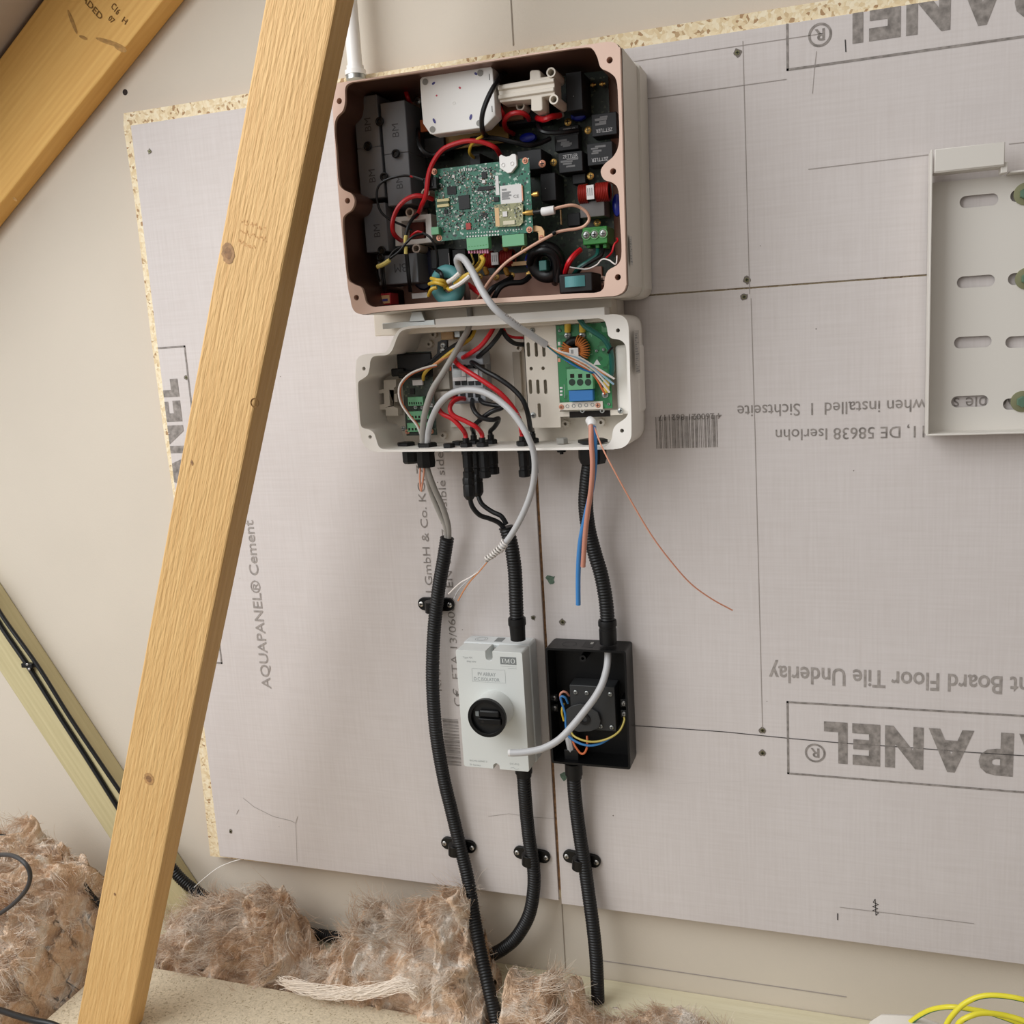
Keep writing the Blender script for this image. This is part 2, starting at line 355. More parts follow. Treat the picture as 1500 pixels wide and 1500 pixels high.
# ------------------------------------------------------------------ timbers
def lean_frame(a, b):                # local Z along a->b
    z = (b - a).normalized(); y = Vector((0, 1, 0)); x = y.cross(z).normalized(); y = z.cross(x)
    m = Matrix((x, y, z)).transposed().to_4x4(); m.translation = (a + b) / 2; return m
def timber(name, m, lt, lb, rt, rb, yf, yb, bevel=.0025, zcut=None, ext=(0, 0)):
    q = [P(*p, yf) for p in (lt, lb, rt, rb)]
    dl, dr = (q[0] - q[1]), (q[2] - q[3])
    ax = ((q[0] + q[2]) - (q[1] + q[3])).normalized(); wd = Vector((0, 1, 0)).cross(ax).normalized()
    if wd.x < 0: wd = -wd
    mt, mb = (q[0] + q[2]) / 2, (q[1] + q[3]) / 2
    w = ((q[2] - q[0]).dot(wd) + (q[3] - q[1]).dot(wd)) / 4
    top = mt + ax * ext[0]; bot = mb - ax * ext[1]
    def end(p, s): return p + wd * w * s
    L = [end(bot, -1), end(bot, 1), end(top, 1), end(top, -1)]
    if zcut is not None:
        for i in (0, 1): L[i] = L[i] + ax * ((zcut - L[i].z) / ax.z)
    bk = [Vector((p.x, yb, p.z)) for p in L]
    fr = lean_frame(mb, mt); o = MB().hexa(L, bk).build(name, m, bevel=bevel, frame=fr, smooth=False)
    return o, fr, w * 2, ax, wd, (mt, mb)
post, pf, pw, pax, pwd, pm = timber('truss_timber', M_post, (386, 0), (114, 1500), (496, 0), (187, 1500), -.27, -.232, zcut=.0, ext=(.35, .1))
tag(post, 'rough-sawn leaning spruce timber crossing in front of the wall, foot on the chipboard deck', 'timber')
def knot(px, py, y, rx, rz, parent, m=None):
    c = P(px, py, y - .0004); b = MB(); n = 18
    for k, (s, mi) in enumerate(((1, 0), (.55, 1))):
        pts = [c + pwd * 0 + Vector((rx * s * math.cos(2 * math.pi * i / n) * (1 + .12 * math.sin(3 * i)), -.0002 * k, rz * s * math.sin(2 * math.pi * i / n))) for i in range(n)]
        b.add(pts, [tuple(range(n))], mi)
    return b.build('knot', [m or M_knot, mat('knot core', (160, 118, 78), .7, var=.3, vscale=200)], parent)
M_knotsoft = mat('soft knot', (196, 150, 96), .7, var=.2, vscale=150)
knot(334, 371, -.27, .0085, .0125, post); knot(218, 1141, -.27, .008, .009, post, M_knotsoft); knot(281, 678, -.27, .002, .0035, post); knot(168, 1310, -.27, .0018, .0025, post)
def ring(px, py, y, rx, rz, w, parent, name='knot', m=None):
    c = P(px, py, y - .0006); pts = [c + Vector((rx * math.cos(a), 0, rz * math.sin(a))) for a in [2 * math.pi * i / 16 for i in range(17)]]
    MB().tube(pts, w, 5, caps=False).build(name, m or M_stamp, parent)
ring(373, 590, -.27, .0055, .0055, .0006, post)
def fx(px, py, dx):                 # knots on the shaded side face of the post
    c = P(px, py, -.25); t = (P(348, 750, -.27) - P(496, 0, -.27)); s = (c.z - P(496, 0, -.27).z) / t.z
    return c
# faint grade stamp on the post
o = P(366, 340, -.2706); fb = MB()
sr_ = random.Random(9)
for i, n_ in enumerate((5, 6, 4)):      # the stamp is worn past reading: broken strokes only
    for k in range(n_ * 3):
        q = o + pax * (.006 - .012 * i + sr_.uniform(0, .004)) + pwd * (-.013 + .0021 * k + sr_.uniform(-.0005, .0005)); a_ = sr_.choice((0, 0, 1)); e1, e2 = (pwd, pax) if a_ else (pax, pwd); w_, h_ = sr_.uniform(.0014, .0034), .0007
        fb.add([q, q + e1 * w_, q + e1 * w_ + e2 * h_, q + e2 * h_], [(0, 1, 2, 3)])
fb.build('printed_stamp', M_faint, post)
raft, rf_, rw, rax, rwd, rm = timber('rafter', M_rafter, (62, 0), (0, 86), (240, 0), (14, 280), -.012, WY, ext=(.40, .6))
tag(raft, 'wide honey-coloured pine rafter against the wall, stamped C16', 'rafter')
# GRADED / C16 / H / 07 stamp: lettering runs across the rafter
def stamp(txt, px, py, h, w, ang):
    o = P(px, py, -.0127); xd = Vector((math.cos(ang), 0, math.sin(ang))); zd = Vector((-math.sin(ang), 0, math.cos(ang)))
    MB().text(txt, o, xd, zd, h, width=w, bold=.015).build('printed_stamp', M_stamp, raft)
stamp('GRADED', 106, -17, .0085, .066, math.radians(-50)); stamp('C16', 162, 10, .009, .016, math.radians(-54)); stamp('07', 158, 28, .008, .010, math.radians(-52)); stamp('H', 178, 31, .008, .008, math.radians(-45))
for (x, y, rx, rz) in ((160, 62, .026, .004), (176, 70, .012, .006), (122, 55, .008, .003), (106, 32, .004, .018), (22, 292, .004, .003)):
    c = P(x, y, -.0123 - .0002 * (x % 5)); MB().add([c + Vector((rx * math.cos(a) * .9 - rz * .3 * math.sin(a), 0, rz * math.sin(a) - rx * .35 * math.cos(a))) for a in [2 * math.pi * i / 14 for i in range(14)]], [tuple(range(14))]).build('knot', mat('rafter knot', (204, 154, 84), .7, var=.25, vscale=150), raft)
plank, kf, kw, kax, kwd, km = timber('timber_brace', M_plank, (7, 1000), (167, 1233), (72, 1000), (203, 1210), -.012, WY, ext=(.45, .22))
tag(plank, 'greenish treated timber brace lying diagonally against the wall at lower left', 'timber')
# cable runs clipped to the brace
def brace_pt(px, py, y): return P(px, py, y)
for i, (pp, lab) in enumerate((([(-30, 862, -.016), (0, 915, -.016), (42, 977, -.016), (90, 1053, -.016), (130, 1115, -.016), (185, 1203, -.016), (230, 1275, -.016)], 'thin black cable nearer the left edge of the diagonal treated brace'),
                               ([(-25, 845, -.016), (0, 897, -.016), (55, 975, -.016), (100, 1047, -.016), (142, 1110, -.016), (200, 1195, -.016), (245, 1262, -.016)], 'thin black cable nearer the right edge of the diagonal treated brace'))):
    tag(MB().tube(path(pp), .0042 if i == 0 else .0035, 8).build('power_cable', M_blackw), lab, 'cable', 'cables on the brace')
clip = thing('cable_clip', 'small black cable clip with two pale nails on the diagonal brace', 'cable clip', P(42, 977, -.012))
b = MB(); a = P(40, 975, -.02); b.box(a.x - .012, a.x + .012, -.022, -.0125, a.z - .004, a.z + .004); b.build('strap', M_black, clip, bevel=.001)
for px, py in ((40, 973), (43, 980)): screw(P(px, py, -.022), .0022, M_label, clip, 'nail_head')

# ------------------------------------------------------------------ boards
ZT, ZJ, ZB, XL, XJ, XR = .3535 + ZC, .047 + ZC, -.851 + ZC, -1.0115, -.4005, .62
def wallboard(name, x0, x1, z0, z1, label):
    return tag(MB().box(x0, x1, 0, .006, z0, z1).build(name, M_board, bevel=.0006, smooth=False), label, 'cement board', 'cement boards on the wall')
bl = wallboard('cement_board', XL, XJ - .003, ZB + .004, ZT, 'tall left-hand grey cement board with print running sideways and a sawn left edge')
bu = wallboard('cement_board', XJ + .0015, XR, ZJ + .001, ZT, 'upper right grey cement board, upside-down logo cut off at its top edge')
bd = wallboard('cement_board', XJ + .0015, XR, ZB - .001, ZJ - .001, 'large lower right grey cement board, upside-down print, barcode and full logo')
def osb(name, pts, label):
    o = MB().prism(pts, .0062, WY, mi=0, wallmi=1).build(name, [M_osb, M_osb2], smooth=False); return tag(o, label, 'strand board', 'strand boards behind the cement boards')
left = [(181, 166), (181, 186), (197.6, 298), (222, 502), (241, 640), (262, 780), (294, 1125), (308, 1254)]
lp = [P(x, y, .0062) for x, y in left]
osb('strand_board', [(p.x, p.z) for p in lp] + [(XJ - .001, ZB + .006), (XJ - .001, ZT + .0205)], 'strand board strip showing around the left cement board')
osb('strand_board', [(XJ - .0008, ZT + .0205), (XJ - .0008, ZB + .004), (XR, ZB + .004), (XR, ZT + .0205)], 'strand board showing above the upper right cement board')
MB().box(XJ - .0028, XJ + .0013, .0035, .006, ZB + .02, ZJ - .08).build('board_edge', mat('raw board edge', (146, 108, 74), .9, var=.4, vscale=200), bl)
YS = -.0005
def clipx(o, co, no):               # trim a print at the board's sawn edge
    bm = bmesh.new(); bm.from_mesh(o.data); inv = o.matrix_world.inverted()
    bmesh.ops.bisect_plane(bm, geom=bm.verts[:] + bm.edges[:] + bm.faces[:], plane_co=inv @ Vector(co), plane_no=Vector(no), clear_outer=True)
    bm.to_mesh(o.data); bm.free()
def line(parent, pts, w, m=M_pencil, name='pencil_line', y=YS):
    b = MB(); q = [P(*p, y) for p in pts]
    for a, c in zip(q, q[1:]):
        d = (c - a).normalized(); n = Vector((-d.z, 0, d.x)) * w / 2; b.add([a - n, c - n, c + n, a + n], [(0, 1, 2, 3)])
    return b.build(name, m, parent, smooth=False)
def printed(parent, txt, start, end, h, m=M_ink, bold=0, name='printed_text', level=True):
    a, c = P(*start, YS), P(*end, YS); d = c - a
    if level: d = Vector((d.x, 0, 0)) if abs(d.x) > abs(d.z) else Vector((0, 0, d.z))
    xd = d.normalized(); zd = Vector((-xd.z, 0, xd.x))
    return MB().text(txt, a, xd, zd, h, width=d.length, bold=bold).build(name, m, parent, smooth=False)
def frame_print(parent, x0, x1, z0, z1, w, m=M_ink):
    b = MB()
    for q in ((x0, x1, z0, z0 + w), (x0, x1, z1 - w, z1), (x0, x0 + w, z0, z1), (x1 - w, x1, z0, z1)):
        b.add([(q[0], YS, q[2]), (q[1], YS, q[2]), (q[1], YS, q[3]), (q[0], YS, q[3])], [(0, 1, 2, 3)])
    return b.build('printed_frame', m, parent, smooth=False)
def registered(parent, c, r, up, m=M_ink):
    b = MB(); n = 24
    ang = [2 * math.pi * i / n for i in range(n)]
    vs = [c + Vector((r * math.cos(a), 0, r * math.sin(a))) for a in ang] + [c + Vector((r * .8 * math.cos(a), 0, r * .8 * math.sin(a))) for a in ang]
    b.add(vs, [(i, (i + 1) % n, n + (i + 1) % n, n + i) for i in range(n)])
    xd = Vector((up.z, 0, -up.x)); b.text('R', c - xd * r * .4 - up * r * .48, xd, up, r * .95, width=r * .85, bold=.02)
    return b.build('printed_symbol', m, parent, smooth=False)
# lower right board
UP, DN = Vector((0, 0, 1)), Vector((0, 0, -1))
a, c = P(1152, 1027, YS), P(1153, 1134, YS); fx0, fz1, fz0 = a.x, a.z, c.z; FH = fz1 - fz0
FL = .505
frame_print(bd, fx0, fx0 + FL, fz0, fz1, .0027)
CAP = .052; q0 = P(1200, 1060, YS); LW = (P(1477, 1084, YS).x - P(1200, 1060, YS).x)       # five letters wide
lo = q0.z
def logo(parent, xend, zbase):
    # upside-down letters, each set on its own so the spacing follows the print
    b = MB(); x = xend
    for ch, w in (('L', .036), ('E', .041), ('N', .053), ('A', .060), ('P', .046), ('A', .060), ('U', .051), ('Q', .058), ('A', .060)):
        x += w; b.text(ch, Vector((x, YS, zbase)), Vector((-1, 0, 0)), DN, CAP, width=w - .006, bold=.05)
    return b.build('printed_logo', M_ink, parent, smooth=False)
logo(bd, q0.x, lo)
registered(bd, P(1194, 1103, YS), .0135, DN)
printed(bd, 'AQUAPANEL Cement Board Floor Tile Underlay', (1829, 1008), (1126, 966), .0235, M_inklight, .012)
printed(bd, 'visible side when installed  I  Sichtseite', (1482, 580), (1080, 593), .0155, M_ink)
printed(bd, '11, DE 58638 Iserlohn', (1354, 623.5), (1136, 628), .0145, M_ink)
def barcode(parent, x0, x1, z0, z1, vertical=True, m=M_ink, n=46):
    b = MB(); t = 0; rnd = random.Random(5); L = (x1 - x0) if vertical else (z1 - z0)
    ws = [rnd.choice((.5, .5, 1, 1.5)) for _ in range(n * 2)]; k = L / sum(ws); p = 0
    for i, w in enumerate(ws):
        if i % 2 == 0:
            if vertical: b.add([(x0 + p, YS, z0), (x0 + p + w * k, YS, z0), (x0 + p + w * k, YS, z1), (x0 + p, YS, z1)], [(0, 1, 2, 3)])
            else: b.add([(x0, YS, z0 + p), (x1, YS, z0 + p), (x1, YS, z0 + p + w * k), (x0, YS, z0 + p + w * k)], [(0, 1, 2, 3)])
        p += w * k
    return b.build('printed_barcode', m, parent, smooth=False)
a, c = P(960, 611, YS), P(1052, 655, YS); barcode(bd, a.x, c.x, c.z, a.z)
printed(bd, '4 260021 862117', (1057, 605), (964, 612), .0075, M_ink, .01)
line(bd, [(930, 1063), (990, 1067), (1060, 1072), (1110, 1077), (1160, 1082), (1240, 1089), (1330, 1095), (1420, 1102), (1500, 1107), (1560, 1111)], .0012, M_pendark, 'score_line')
line(bd, [(1100, 437), (1106, 640), (1117, 1075)], .0008)
line(bd, [(1230, 1329), (1427, 1353)], .0009, M_pencil); line(bd, [(1227, 1338), (1227, 1348)], .0015, M_pendark)
line(bd, [(1282, 1317), (1279, 1322), (1287, 1325), (1278, 1328), (1286, 1331), (1278, 1334), (1287, 1337), (1283, 1341), (1282, 1317)], .0009, M_pendark)
line(bd, [(1096, 1144), (985, 1148)], .0001)
# upper right board
line(bu, [(1088, 60), (1098, 431)], .0008); line(bu, [(908, 93), (1205, 49)], .0008); line(bu, [(938, 146), (1152, 116)], .0009); line(bu, [(1184, 248), (1366, 226)], .0009)
line(bu, [(1478, 211), (1540, 204)], .0009); line(bu, [(1196, 75), (1193, 100), (1190, 137)], .0006)
line(bu, [(1238, 58), (1239, 76)], .0012, M_pendark)
a = P(1152, 104, YS); fr = frame_print(bu, a.x, a.x + FL, a.z, a.z + FH, .0027); clipx(fr, (0, 0, ZT), (0, 0, 1))
l2 = logo(bu, P(1217, 62, YS).x, P(1262, 58, YS).z + CAP); clipx(l2, (0, 0, ZT), (0, 0, 1))
registered(bu, P(1201, 51, YS), .0135, DN)
# left board: print runs upwards
printed(bl, 'AQUAPANEL\u00ae Cement', (397, 1009), (370, 762), .0165, M_inklight, .01)
b = MB(); e = P(257, 549, YS); z = e.z; x = P(262, 600, YS).x
for ch, w in (('L', .036), ('E', .041), ('N', .053), ('A', .060), ('P', .046), ('A', .060), ('U', .051), ('Q', .058), ('A', .060)):
    z -= w * .95; b.text(ch, Vector((x, YS, z)), UP, Vector((-1, 0, 0)), CAP, width=w * .95 - .006, bold=.05)
l3 = b.build('printed_logo', M_ink, bl, smooth=False); clipx(l3, (XL + .0005, 0, 0), (-1, 0, 0))
a, c = P(271, 506, YS), P(333, 973, YS); f3 = frame_print(bl, XL - .05, a.x, c.z, a.z, .0027); clipx(f3, (XL + .0005, 0, 0), (-1, 0, 0))
printed(bl, 'KNAUF', (647, 1012), (642, 945), .0115, M_ink)
printed(bl, 'I GmbH & Co. KG, Zeppelinstr', (634, 868), (616, 590), .0115, M_ink)
printed(bl, 'C\u20ac  ETA 13/0608 I  EN 12467 I visible side', (676, 1035), (648, 662), .0115, M_ink)
a, c = P(648, 1052, YS), P(676, 1122, YS); barcode(bl, a.x, c.x, c.z, a.z, False)
line(bl, [(356, 1169), (372, 1182), (400, 1196), (425, 1202), (433, 1206), (436, 1196)], .0008); line(bl, [(433, 1206), (435, 1262)], .0005); line(bl, [(347, 1190), (350, 1186), (346, 1193)], .0007)
line(bl, [(715, 1196), (745, 1192), (780, 1197), (812, 1199)], .0006)
# screws in the boards
M_scr = mat('dull screw', (120, 116, 84), .4, .6)
def board_screw(parent, px, py, r=.0032):
    c = P(px, py, -.0003); b = MB(); k = random.Random(px)
    b.lathe(c, (0, -1, 0), [(-.0004, r), (.0006, r * .8)], 10); b.add([c + Vector((k.uniform(.9, 1.7) * r * 1.15 * math.cos(a), -.0001, k.uniform(.9, 1.7) * r * 1.15 * math.sin(a))) for a in [i * .5236 for i in range(12)]], [tuple(range(12))], 1)
    b.box(c.x - r * .6, c.x + r * .6, c.y - .0009, c.y - .0005, c.z - r * .15, c.z + r * .15, 2); b.box(c.x - r * .15, c.x + r * .15, c.y - .0009, c.y - .0005, c.z - r * .6, c.z + r * .6, 2)
    b.build('screw_head', [M_scr, mat('screw crater', (120, 112, 104), .9), M_black], parent)
for px, py in ((1080, 77), (1094, 410)): board_screw(bu, px, py)
for px, py in ((1090, 435), (1117, 1070), (1117, 1103), (824, 911)): board_screw(bd, px, py)
for px, py in ((219, 222), (273, 553), (338, 1218), (781, 905)): board_screw(bl, px, py, .0026)
def chipspot(parent, px, py, s, m):
    k = random.Random(py); c = P(px, py, -.0004); n = 11
    MB().add([c + Vector((s * k.uniform(.5, 1.2) * math.cos(2 * math.pi * i / n), 0, s * k.uniform(.5, 1.2) * math.sin(2 * math.pi * i / n))) for i in range(n)], [tuple(range(n))]).build('chipped_spot', m, parent)
chipspot(bd, 807, 849, .008, M_rubgreen); chipspot(bd, 826, 1137, .007, M_rubgreen)

# ------------------------------------------------------------------ pipe above the inverter
pipe = thing('white_pipe', 'white plastic pipe rising up the wall above the inverter', 'pipe', P(521, 112, -.012))
a, c = P(521, 108, -.012), P(522, 0, -.012); x = a.x
MB().cyl((x, -.012, a.z), (x, -.012, c.z + .35), .0102, n=20).build('pipe', M_white, pipe)
b = MB(); b.lathe((x, -.012, a.z - .002), (0, 0, 1), [(0, .0145), (.006, .0145), (.007, .0118), (.012, .0118)], 20); b.build('collar', M_white, pipe)
MB().cyl((x, -.012, a.z - .008), (x, -.012, a.z - .002), .0135, n=20).build('clamp_ring', M_zinc, pipe)

# ------------------------------------------------------------------ inverter
YF = -.15
inv = thing('solar_inverter', 'open inverter with pinkish rim, green circuit board and tangled wires, lid removed', 'inverter', P(720, 440, -.02))
IN = [(506, 128), (514, 121), (530, 118.5), (600, 108), (700, 92.5), (800, 77), (856, 69.5), (868, 72), (875, 84), (880, 99), (893, 106), (903, 118), (905.5, 150), (907, 205), (900, 227), (886, 240), (880, 251), (885, 263), (898, 268), (906, 280), (908, 320), (910.5, 368), (906, 386), (891, 396), (886, 408), (884, 422), (874, 428.5), (850, 429.5), (800, 432.5), (700, 438.5), (600, 445.5), (560, 448.5), (547, 449.5), (537, 444), (533, 431), (529, 421), (518, 416), (509, 406), (505, 365), (502, 326), (505, 315), (515, 307.5), (519.5, 295), (515, 284), (502, 277), (496, 265), (493, 225), (490, 188), (493, 172), (502, 162), (505.5, 148)]
OUT = [(486, 136), (487, 128), (493, 122.5), (502, 120.5), (520, 117.5), (700, 90), (870, 64), (890, 61), (901, 63), (907, 70), (908.5, 84), (913, 250), (917, 400), (917, 418), (912, 428), (900, 433.5), (884, 434.5), (800, 439.5), (700, 445.5), (600, 453), (550, 457.5), (532, 460.5), (521, 457.5), (515.5, 449), (513, 436), (509, 416), (500, 330), (494, 262), (488, 170)]
outer = closed(xz(OUT, YF), 3); inner = closed(xz(IN, YF), 4)
bosses = [(893, 88), (898, 251), (905, 406), (522, 436), (509, 294), (497, 148)]
bh = [circ(p, .0036) for p in xz(bosses, YF)]
cs = MB().prism(outer, YF, -.004, [inner] + bh, back=False, mi=0)
case = cs.build('casing', M_pink, inv, ang=30)
MB().prism([(p[0] * .9985 + .0015 * sum(q[0] for q in inner) / len(inner), p[1] * .9985 + .0015 * sum(q[1] for q in inner) / len(inner)) for p in inner], YF + .0045, -.0215, front=False, back=False).build('shade_lining', mat('shade lining', (134, 98, 84), .42, .75), inv, ang=30)  # added liner; its dark brown paints in the shade of the casing's inner walls
# painted outer skin: slightly stepped sides behind the cast rim
o2 = [(p[0], p[1]) for p in outer]; cx = sum(p[0] for p in o2) / len(o2); cz = sum(p[1] for p in o2) / len(o2)
big = [(cx + (p[0] - cx) * 1.004, cz + (p[1] - cz) * 1.004) for p in o2]
MB().prism(big, -.142, -.02, back=False, front=False).build('painted_side', M_case, inv, ang=30)
big2 = [(cx + (p[0] - cx) * 1.02, cz + (p[1] - cz) * 1.012) for p in o2]
MB().prism(big2, -.055, -.004, [[(cx + (p[0] - cx) * 1.0, cz + (p[1] - cz) * 1.0) for p in o2]], back=False).build('rear_flange', M_case, inv, ang=30)
MB().prism(outer, -.022, -.012).build('back_plate', M_pink, inv)
a = P(936, 184, -.05); MB().cyl((a.x - .012, -.05, a.z), (a.x + .003, -.05, a.z), .0042, n=14).build('side_screw', M_zinc, inv)
# rating label on the right side
def sidelabel(parent, px, py0, py1, y0, y1, n=9):
    a, c = P(px, py0, y0), P(px, py1, y0); x = a.x + .0006
    b = MB(); b.add([(x, y0, a.z), (x, y1, a.z), (x, y1, c.z), (x, y0, c.z)], [(0, 1, 2, 3)], 0)
    k = random.Random(3); z = a.z - .004
    while z > c.z + .004:
        h = k.choice((.0008, .0014, .002)); w = k.uniform(.3, .9); b.add([(x + .0003, y0 + (y1 - y0) * .1, z), (x + .0003, y0 + (y1 - y0) * w, z), (x + .0003, y0 + (y1 - y0) * w, z - h), (x + .0003, y0 + (y1 - y0) * .1, z - h)], [(0, 1, 2, 3)], 1); z -= h + .0013
    return b.build('rating_label', [mat('label silver', (196, 192, 186), .5), M_labelgrey], parent, smooth=False)
sidelabel(inv, 921, 345, 388, -.138, -.122)

# power board at the bottom of the casing
YB = -.042
pb = MB().bpx((612, 112), (903, 418), YB, YB + .002).build('power_board', M_pcbdark, inv)
def part(parent, name, m, tl, br, yf, yb, bevel=.0008):
    return MB().bpx(tl, br, yf, yb).build(name, m, parent, bevel=bevel)
def txt_on(parent, t, px, py, y, h, m, ang=0, w=None, name='printed_text'):
    r = math.radians(ang); xd = Vector((math.cos(r), 0, math.sin(r))); zd = Vector((-xd.z, 0, xd.x))
    return MB().text(t, P(px, py, y - .0002), xd, zd, h, width=w).build(name, m, parent, smooth=False)
# film capacitors (dark grey blocks)
caps = [((516.5, 143), (557.5, 214), 0), ((556.5, 151.5), (598.5, 222.5), 0), ((522.5, 218.5), (564, 288.5), 0), ((562.5, 227), (604, 298.5), 0), ((531, 300), (569.5, 367.5), 0), ((552, 375.5), (613.5, 413.5), 1)]
yc = -.10
M_capink = mat('moulded mark', (62, 64, 68), .6)
for i, (tl, br, h) in enumerate(caps):
    o = MB().bpx(tl, br, yc, YB - .001).build('capacitor', M_capgrey, inv, bevel=.0012)
    mx, my = (tl[0] + br[0]) / 2, (tl[1] + br[1]) / 2
    if h: txt_on(o, 'BM', mx + 12, my - 9, yc, .011, M_capink, 180, .017, 'moulded_mark')
    else: txt_on(o, 'BM', mx + 7, my + 13, yc, .009, M_capink, 90, .016, 'moulded_mark')
for px, py in ((556, 178), (538.5, 214), (579.5, 225), (562.5, 259), (559, 367), (557, 377)):
    c = P(px, py, yc - .003); MB().torus(c, (0, 1, 0), .0042, .0016, 18, 8).add([], []).build('mounting_stud', M_blackgloss, inv)
    MB().cyl(c, (c.x, YB, c.z), .0032, n=12).build('stud_pin', M_blackgloss, inv)
# white cover module
yw = -.128
WP = [(615, 117), (618, 112.5), (640, 108.5), (680, 102), (714, 96.5), (719, 97), (721.5, 101), (724, 135), (726, 169), (711, 185), (704, 187.5), (670, 192), (634, 197), (629.5, 195.5), (619.5, 180.5), (617, 150)]
wc = MB().prism(xz(WP, yw), yw, yw + .024).build('white_cover', M_white, inv, bevel=.0015)
for px, py in ((623, 120), (703.5, 107), (633.6, 189.6), (702, 180.5)):
    c = P(px, py, yw); MB().cyl((c.x, yw - .0006, c.z), (c.x, yw + .004, c.z), .0037, n=18).build('corner_plug', M_greyplug, wc)
def dab(parent, px, py, y, rx, rz, ang, m):
    c = P(px, py, y - .0003); r = math.radians(ang); n = 12
    MB().add([c + Vector((rx * math.cos(a) * math.cos(r) - rz * math.sin(a) * math.sin(r), 0, rx * math.cos(a) * math.sin(r) + rz * math.sin(a) * math.cos(r))) for a in [2 * math.pi * i / n for i in range(n)]], [tuple(range(n))]).build('ink_mark', m, parent)
for px, py, rx, rz, an, m in ((635, 122, .0024, .0014, 25, M_purple), (697, 108, .0022, .0014, -40, M_purple), (636, 177, .0035, .0015, -65, M_purple), (689.5, 171.5, .0035, .0017, 70, M_purple), (673.5, 128.5, .0017, .0012, -30, M_redink), (639.5, 140, .0012, .0011, 0, M_redink)): dab(wc, px, py, yw, rx, rz, an, m)
c = P(665, 151, yw); MB().torus(c, (0, 1, 0), .0016, .0004, 14, 6).build('moulded_ring', M_white, wc)
for py in (113, 160): part(wc, 'slot', M_black, (716 + (py > 140) * 4, py - 5), (717.4 + (py > 140) * 4, py + 4), yw - .0003, yw + .002, 0)
# white bracket with cross arm and hollow posts
yk = -.122
BR = [(729, 125), (772, 117.5), (776, 116.5), (776, 105), (778, 103), (789, 102.5), (791.5, 104), (792, 113.5), (812, 110), (813, 139), (794, 142), (795, 160), (793, 162), (780, 162.5), (778, 161), (778, 145), (732, 150)]
bk = MB().prism(xz(BR, yk), yk, yk + .03).build('white_bracket', M_cream, inv, bevel=.001)
a, c = P(730, 127, yk), P(812, 115, yk); d = c - a
MB().hexa([a + Vector((0, -.003, -.004)), c + Vector((0, -.003, -.004)), c + Vector((0, -.003, 0)), a + Vector((0, -.003, 0))], [a + Vector((0, .002, -.006)), c + Vector((0, .002, -.006)), c, a]).build('rib', M_cream, bk, bevel=.0006)
a, c = P(731, 143, yk), P(812, 131, yk)
MB().hexa([a + Vector((0, -.003, -.002)), c + Vector((0, -.003, -.002)), c + Vector((0, -.003, .002)), a + Vector((0, -.003, .002))], [a + Vector((0, .002, -.004)), c + Vector((0, .002, -.004)), c + Vector((0, .002, .003)), a + Vector((0, .002, .003))]).build('rib', M_cream, bk, bevel=.0006)
def hollow(parent, px, py, y, r, depth, m, name='hollow_post'):
    c = P(px, py, y); return MB().prism(circ((c.x, c.z), r, 18), y, y + depth, [circ((c.x, c.z), r * .68, 18)], back=False).build(name, m, parent)
for px, py, y in ((807, 106, -.126), (811, 145.5, -.126), (762, 155, -.10)): hollow(bk, px, py, y, .0056, .045, M_cream)
part(inv, 'transformer_core', M_relay, (729, 152), (800, 176), -.075, YB - .001)
part(inv, 'winding', mat('tape brown', (150, 110, 80), .6), (736, 149), (766, 174), -.082, -.076)
part(inv, 'insulating_board', mat('dark yellow board', (150, 118, 60), .6), (640, 193), (745, 208), -.07, -.066, .0003)
part(inv, 'insulating_board', mat('orange board', (206, 104, 52), .6), (615, 176), (626, 192), -.075, -.07, .0003)
# dark blocks
for tl, br, yf in (((828, 107), (854, 160), -.088), ((791, 255), (815, 293), -.082), ((757, 222), (794, 247), -.09), ((621, 203), (652, 228), -.075), ((688, 226), (704, 243), -.09), ((838, 256), (858, 268), -.06), ((831, 313), (850, 330), -.055)):
    part(inv, 'block', M_relay, tl, br, yf, YB - .001)
part(inv, 'grey_block', mat('grey block', (104, 100, 98), .5), (849, 294), (886, 316), -.075, YB - .001)
for px, py in ((840, 141), (799, 276)): dab(inv, px, py, -.0885 if px > 820 else -.0825, .0006, .0006, 0, M_labelgrey)
# relays
rel = [((866, 168), (904, 196), -.070, 180), ((859.5, 211), (898, 239), -.070, 180), ((817.5, 224.5), (854, 250), -.075, 0), ((812, 200), (848, 218), -.062, 0), ((818, 186), (848, 198), -.060, 0)]
for tl, br, yf, an in rel:
    o = part(inv, 'relay', M_relay, tl, br, yf, YB - .001)
    w = P(*br, yf).x - P(*tl, yf).x
    if an: txt_on(o, 'ZETTLER', br[0] - 7, br[1] - 5.5 - 4, yf, .0042, M_relayink, 180, w * .66)
    elif tl[1] > 220 or tl[1] < 190: txt_on(o, 'ZETTLER', tl[0] + 7, tl[1] + 8, yf, .0042, M_relayink, 0, w * .62)
    b = MB(); kk = random.Random(tl[0])
    for q in range(4):
        fy = .3 + .14 * q if not an else .10 + .12 * q
        x0 = tl[0] + (br[0] - tl[0]) * kk.uniform(.1, .35); yy = tl[1] + (br[1] - tl[1]) * fy
        b.bpx((x0, yy), (x0 + (br[0] - tl[0]) * kk.uniform(.25, .5), yy + 1.1), yf - .0002, yf)
    b.build('small_print', mat('relay print', (120, 120, 120), .7), o, smooth=False)
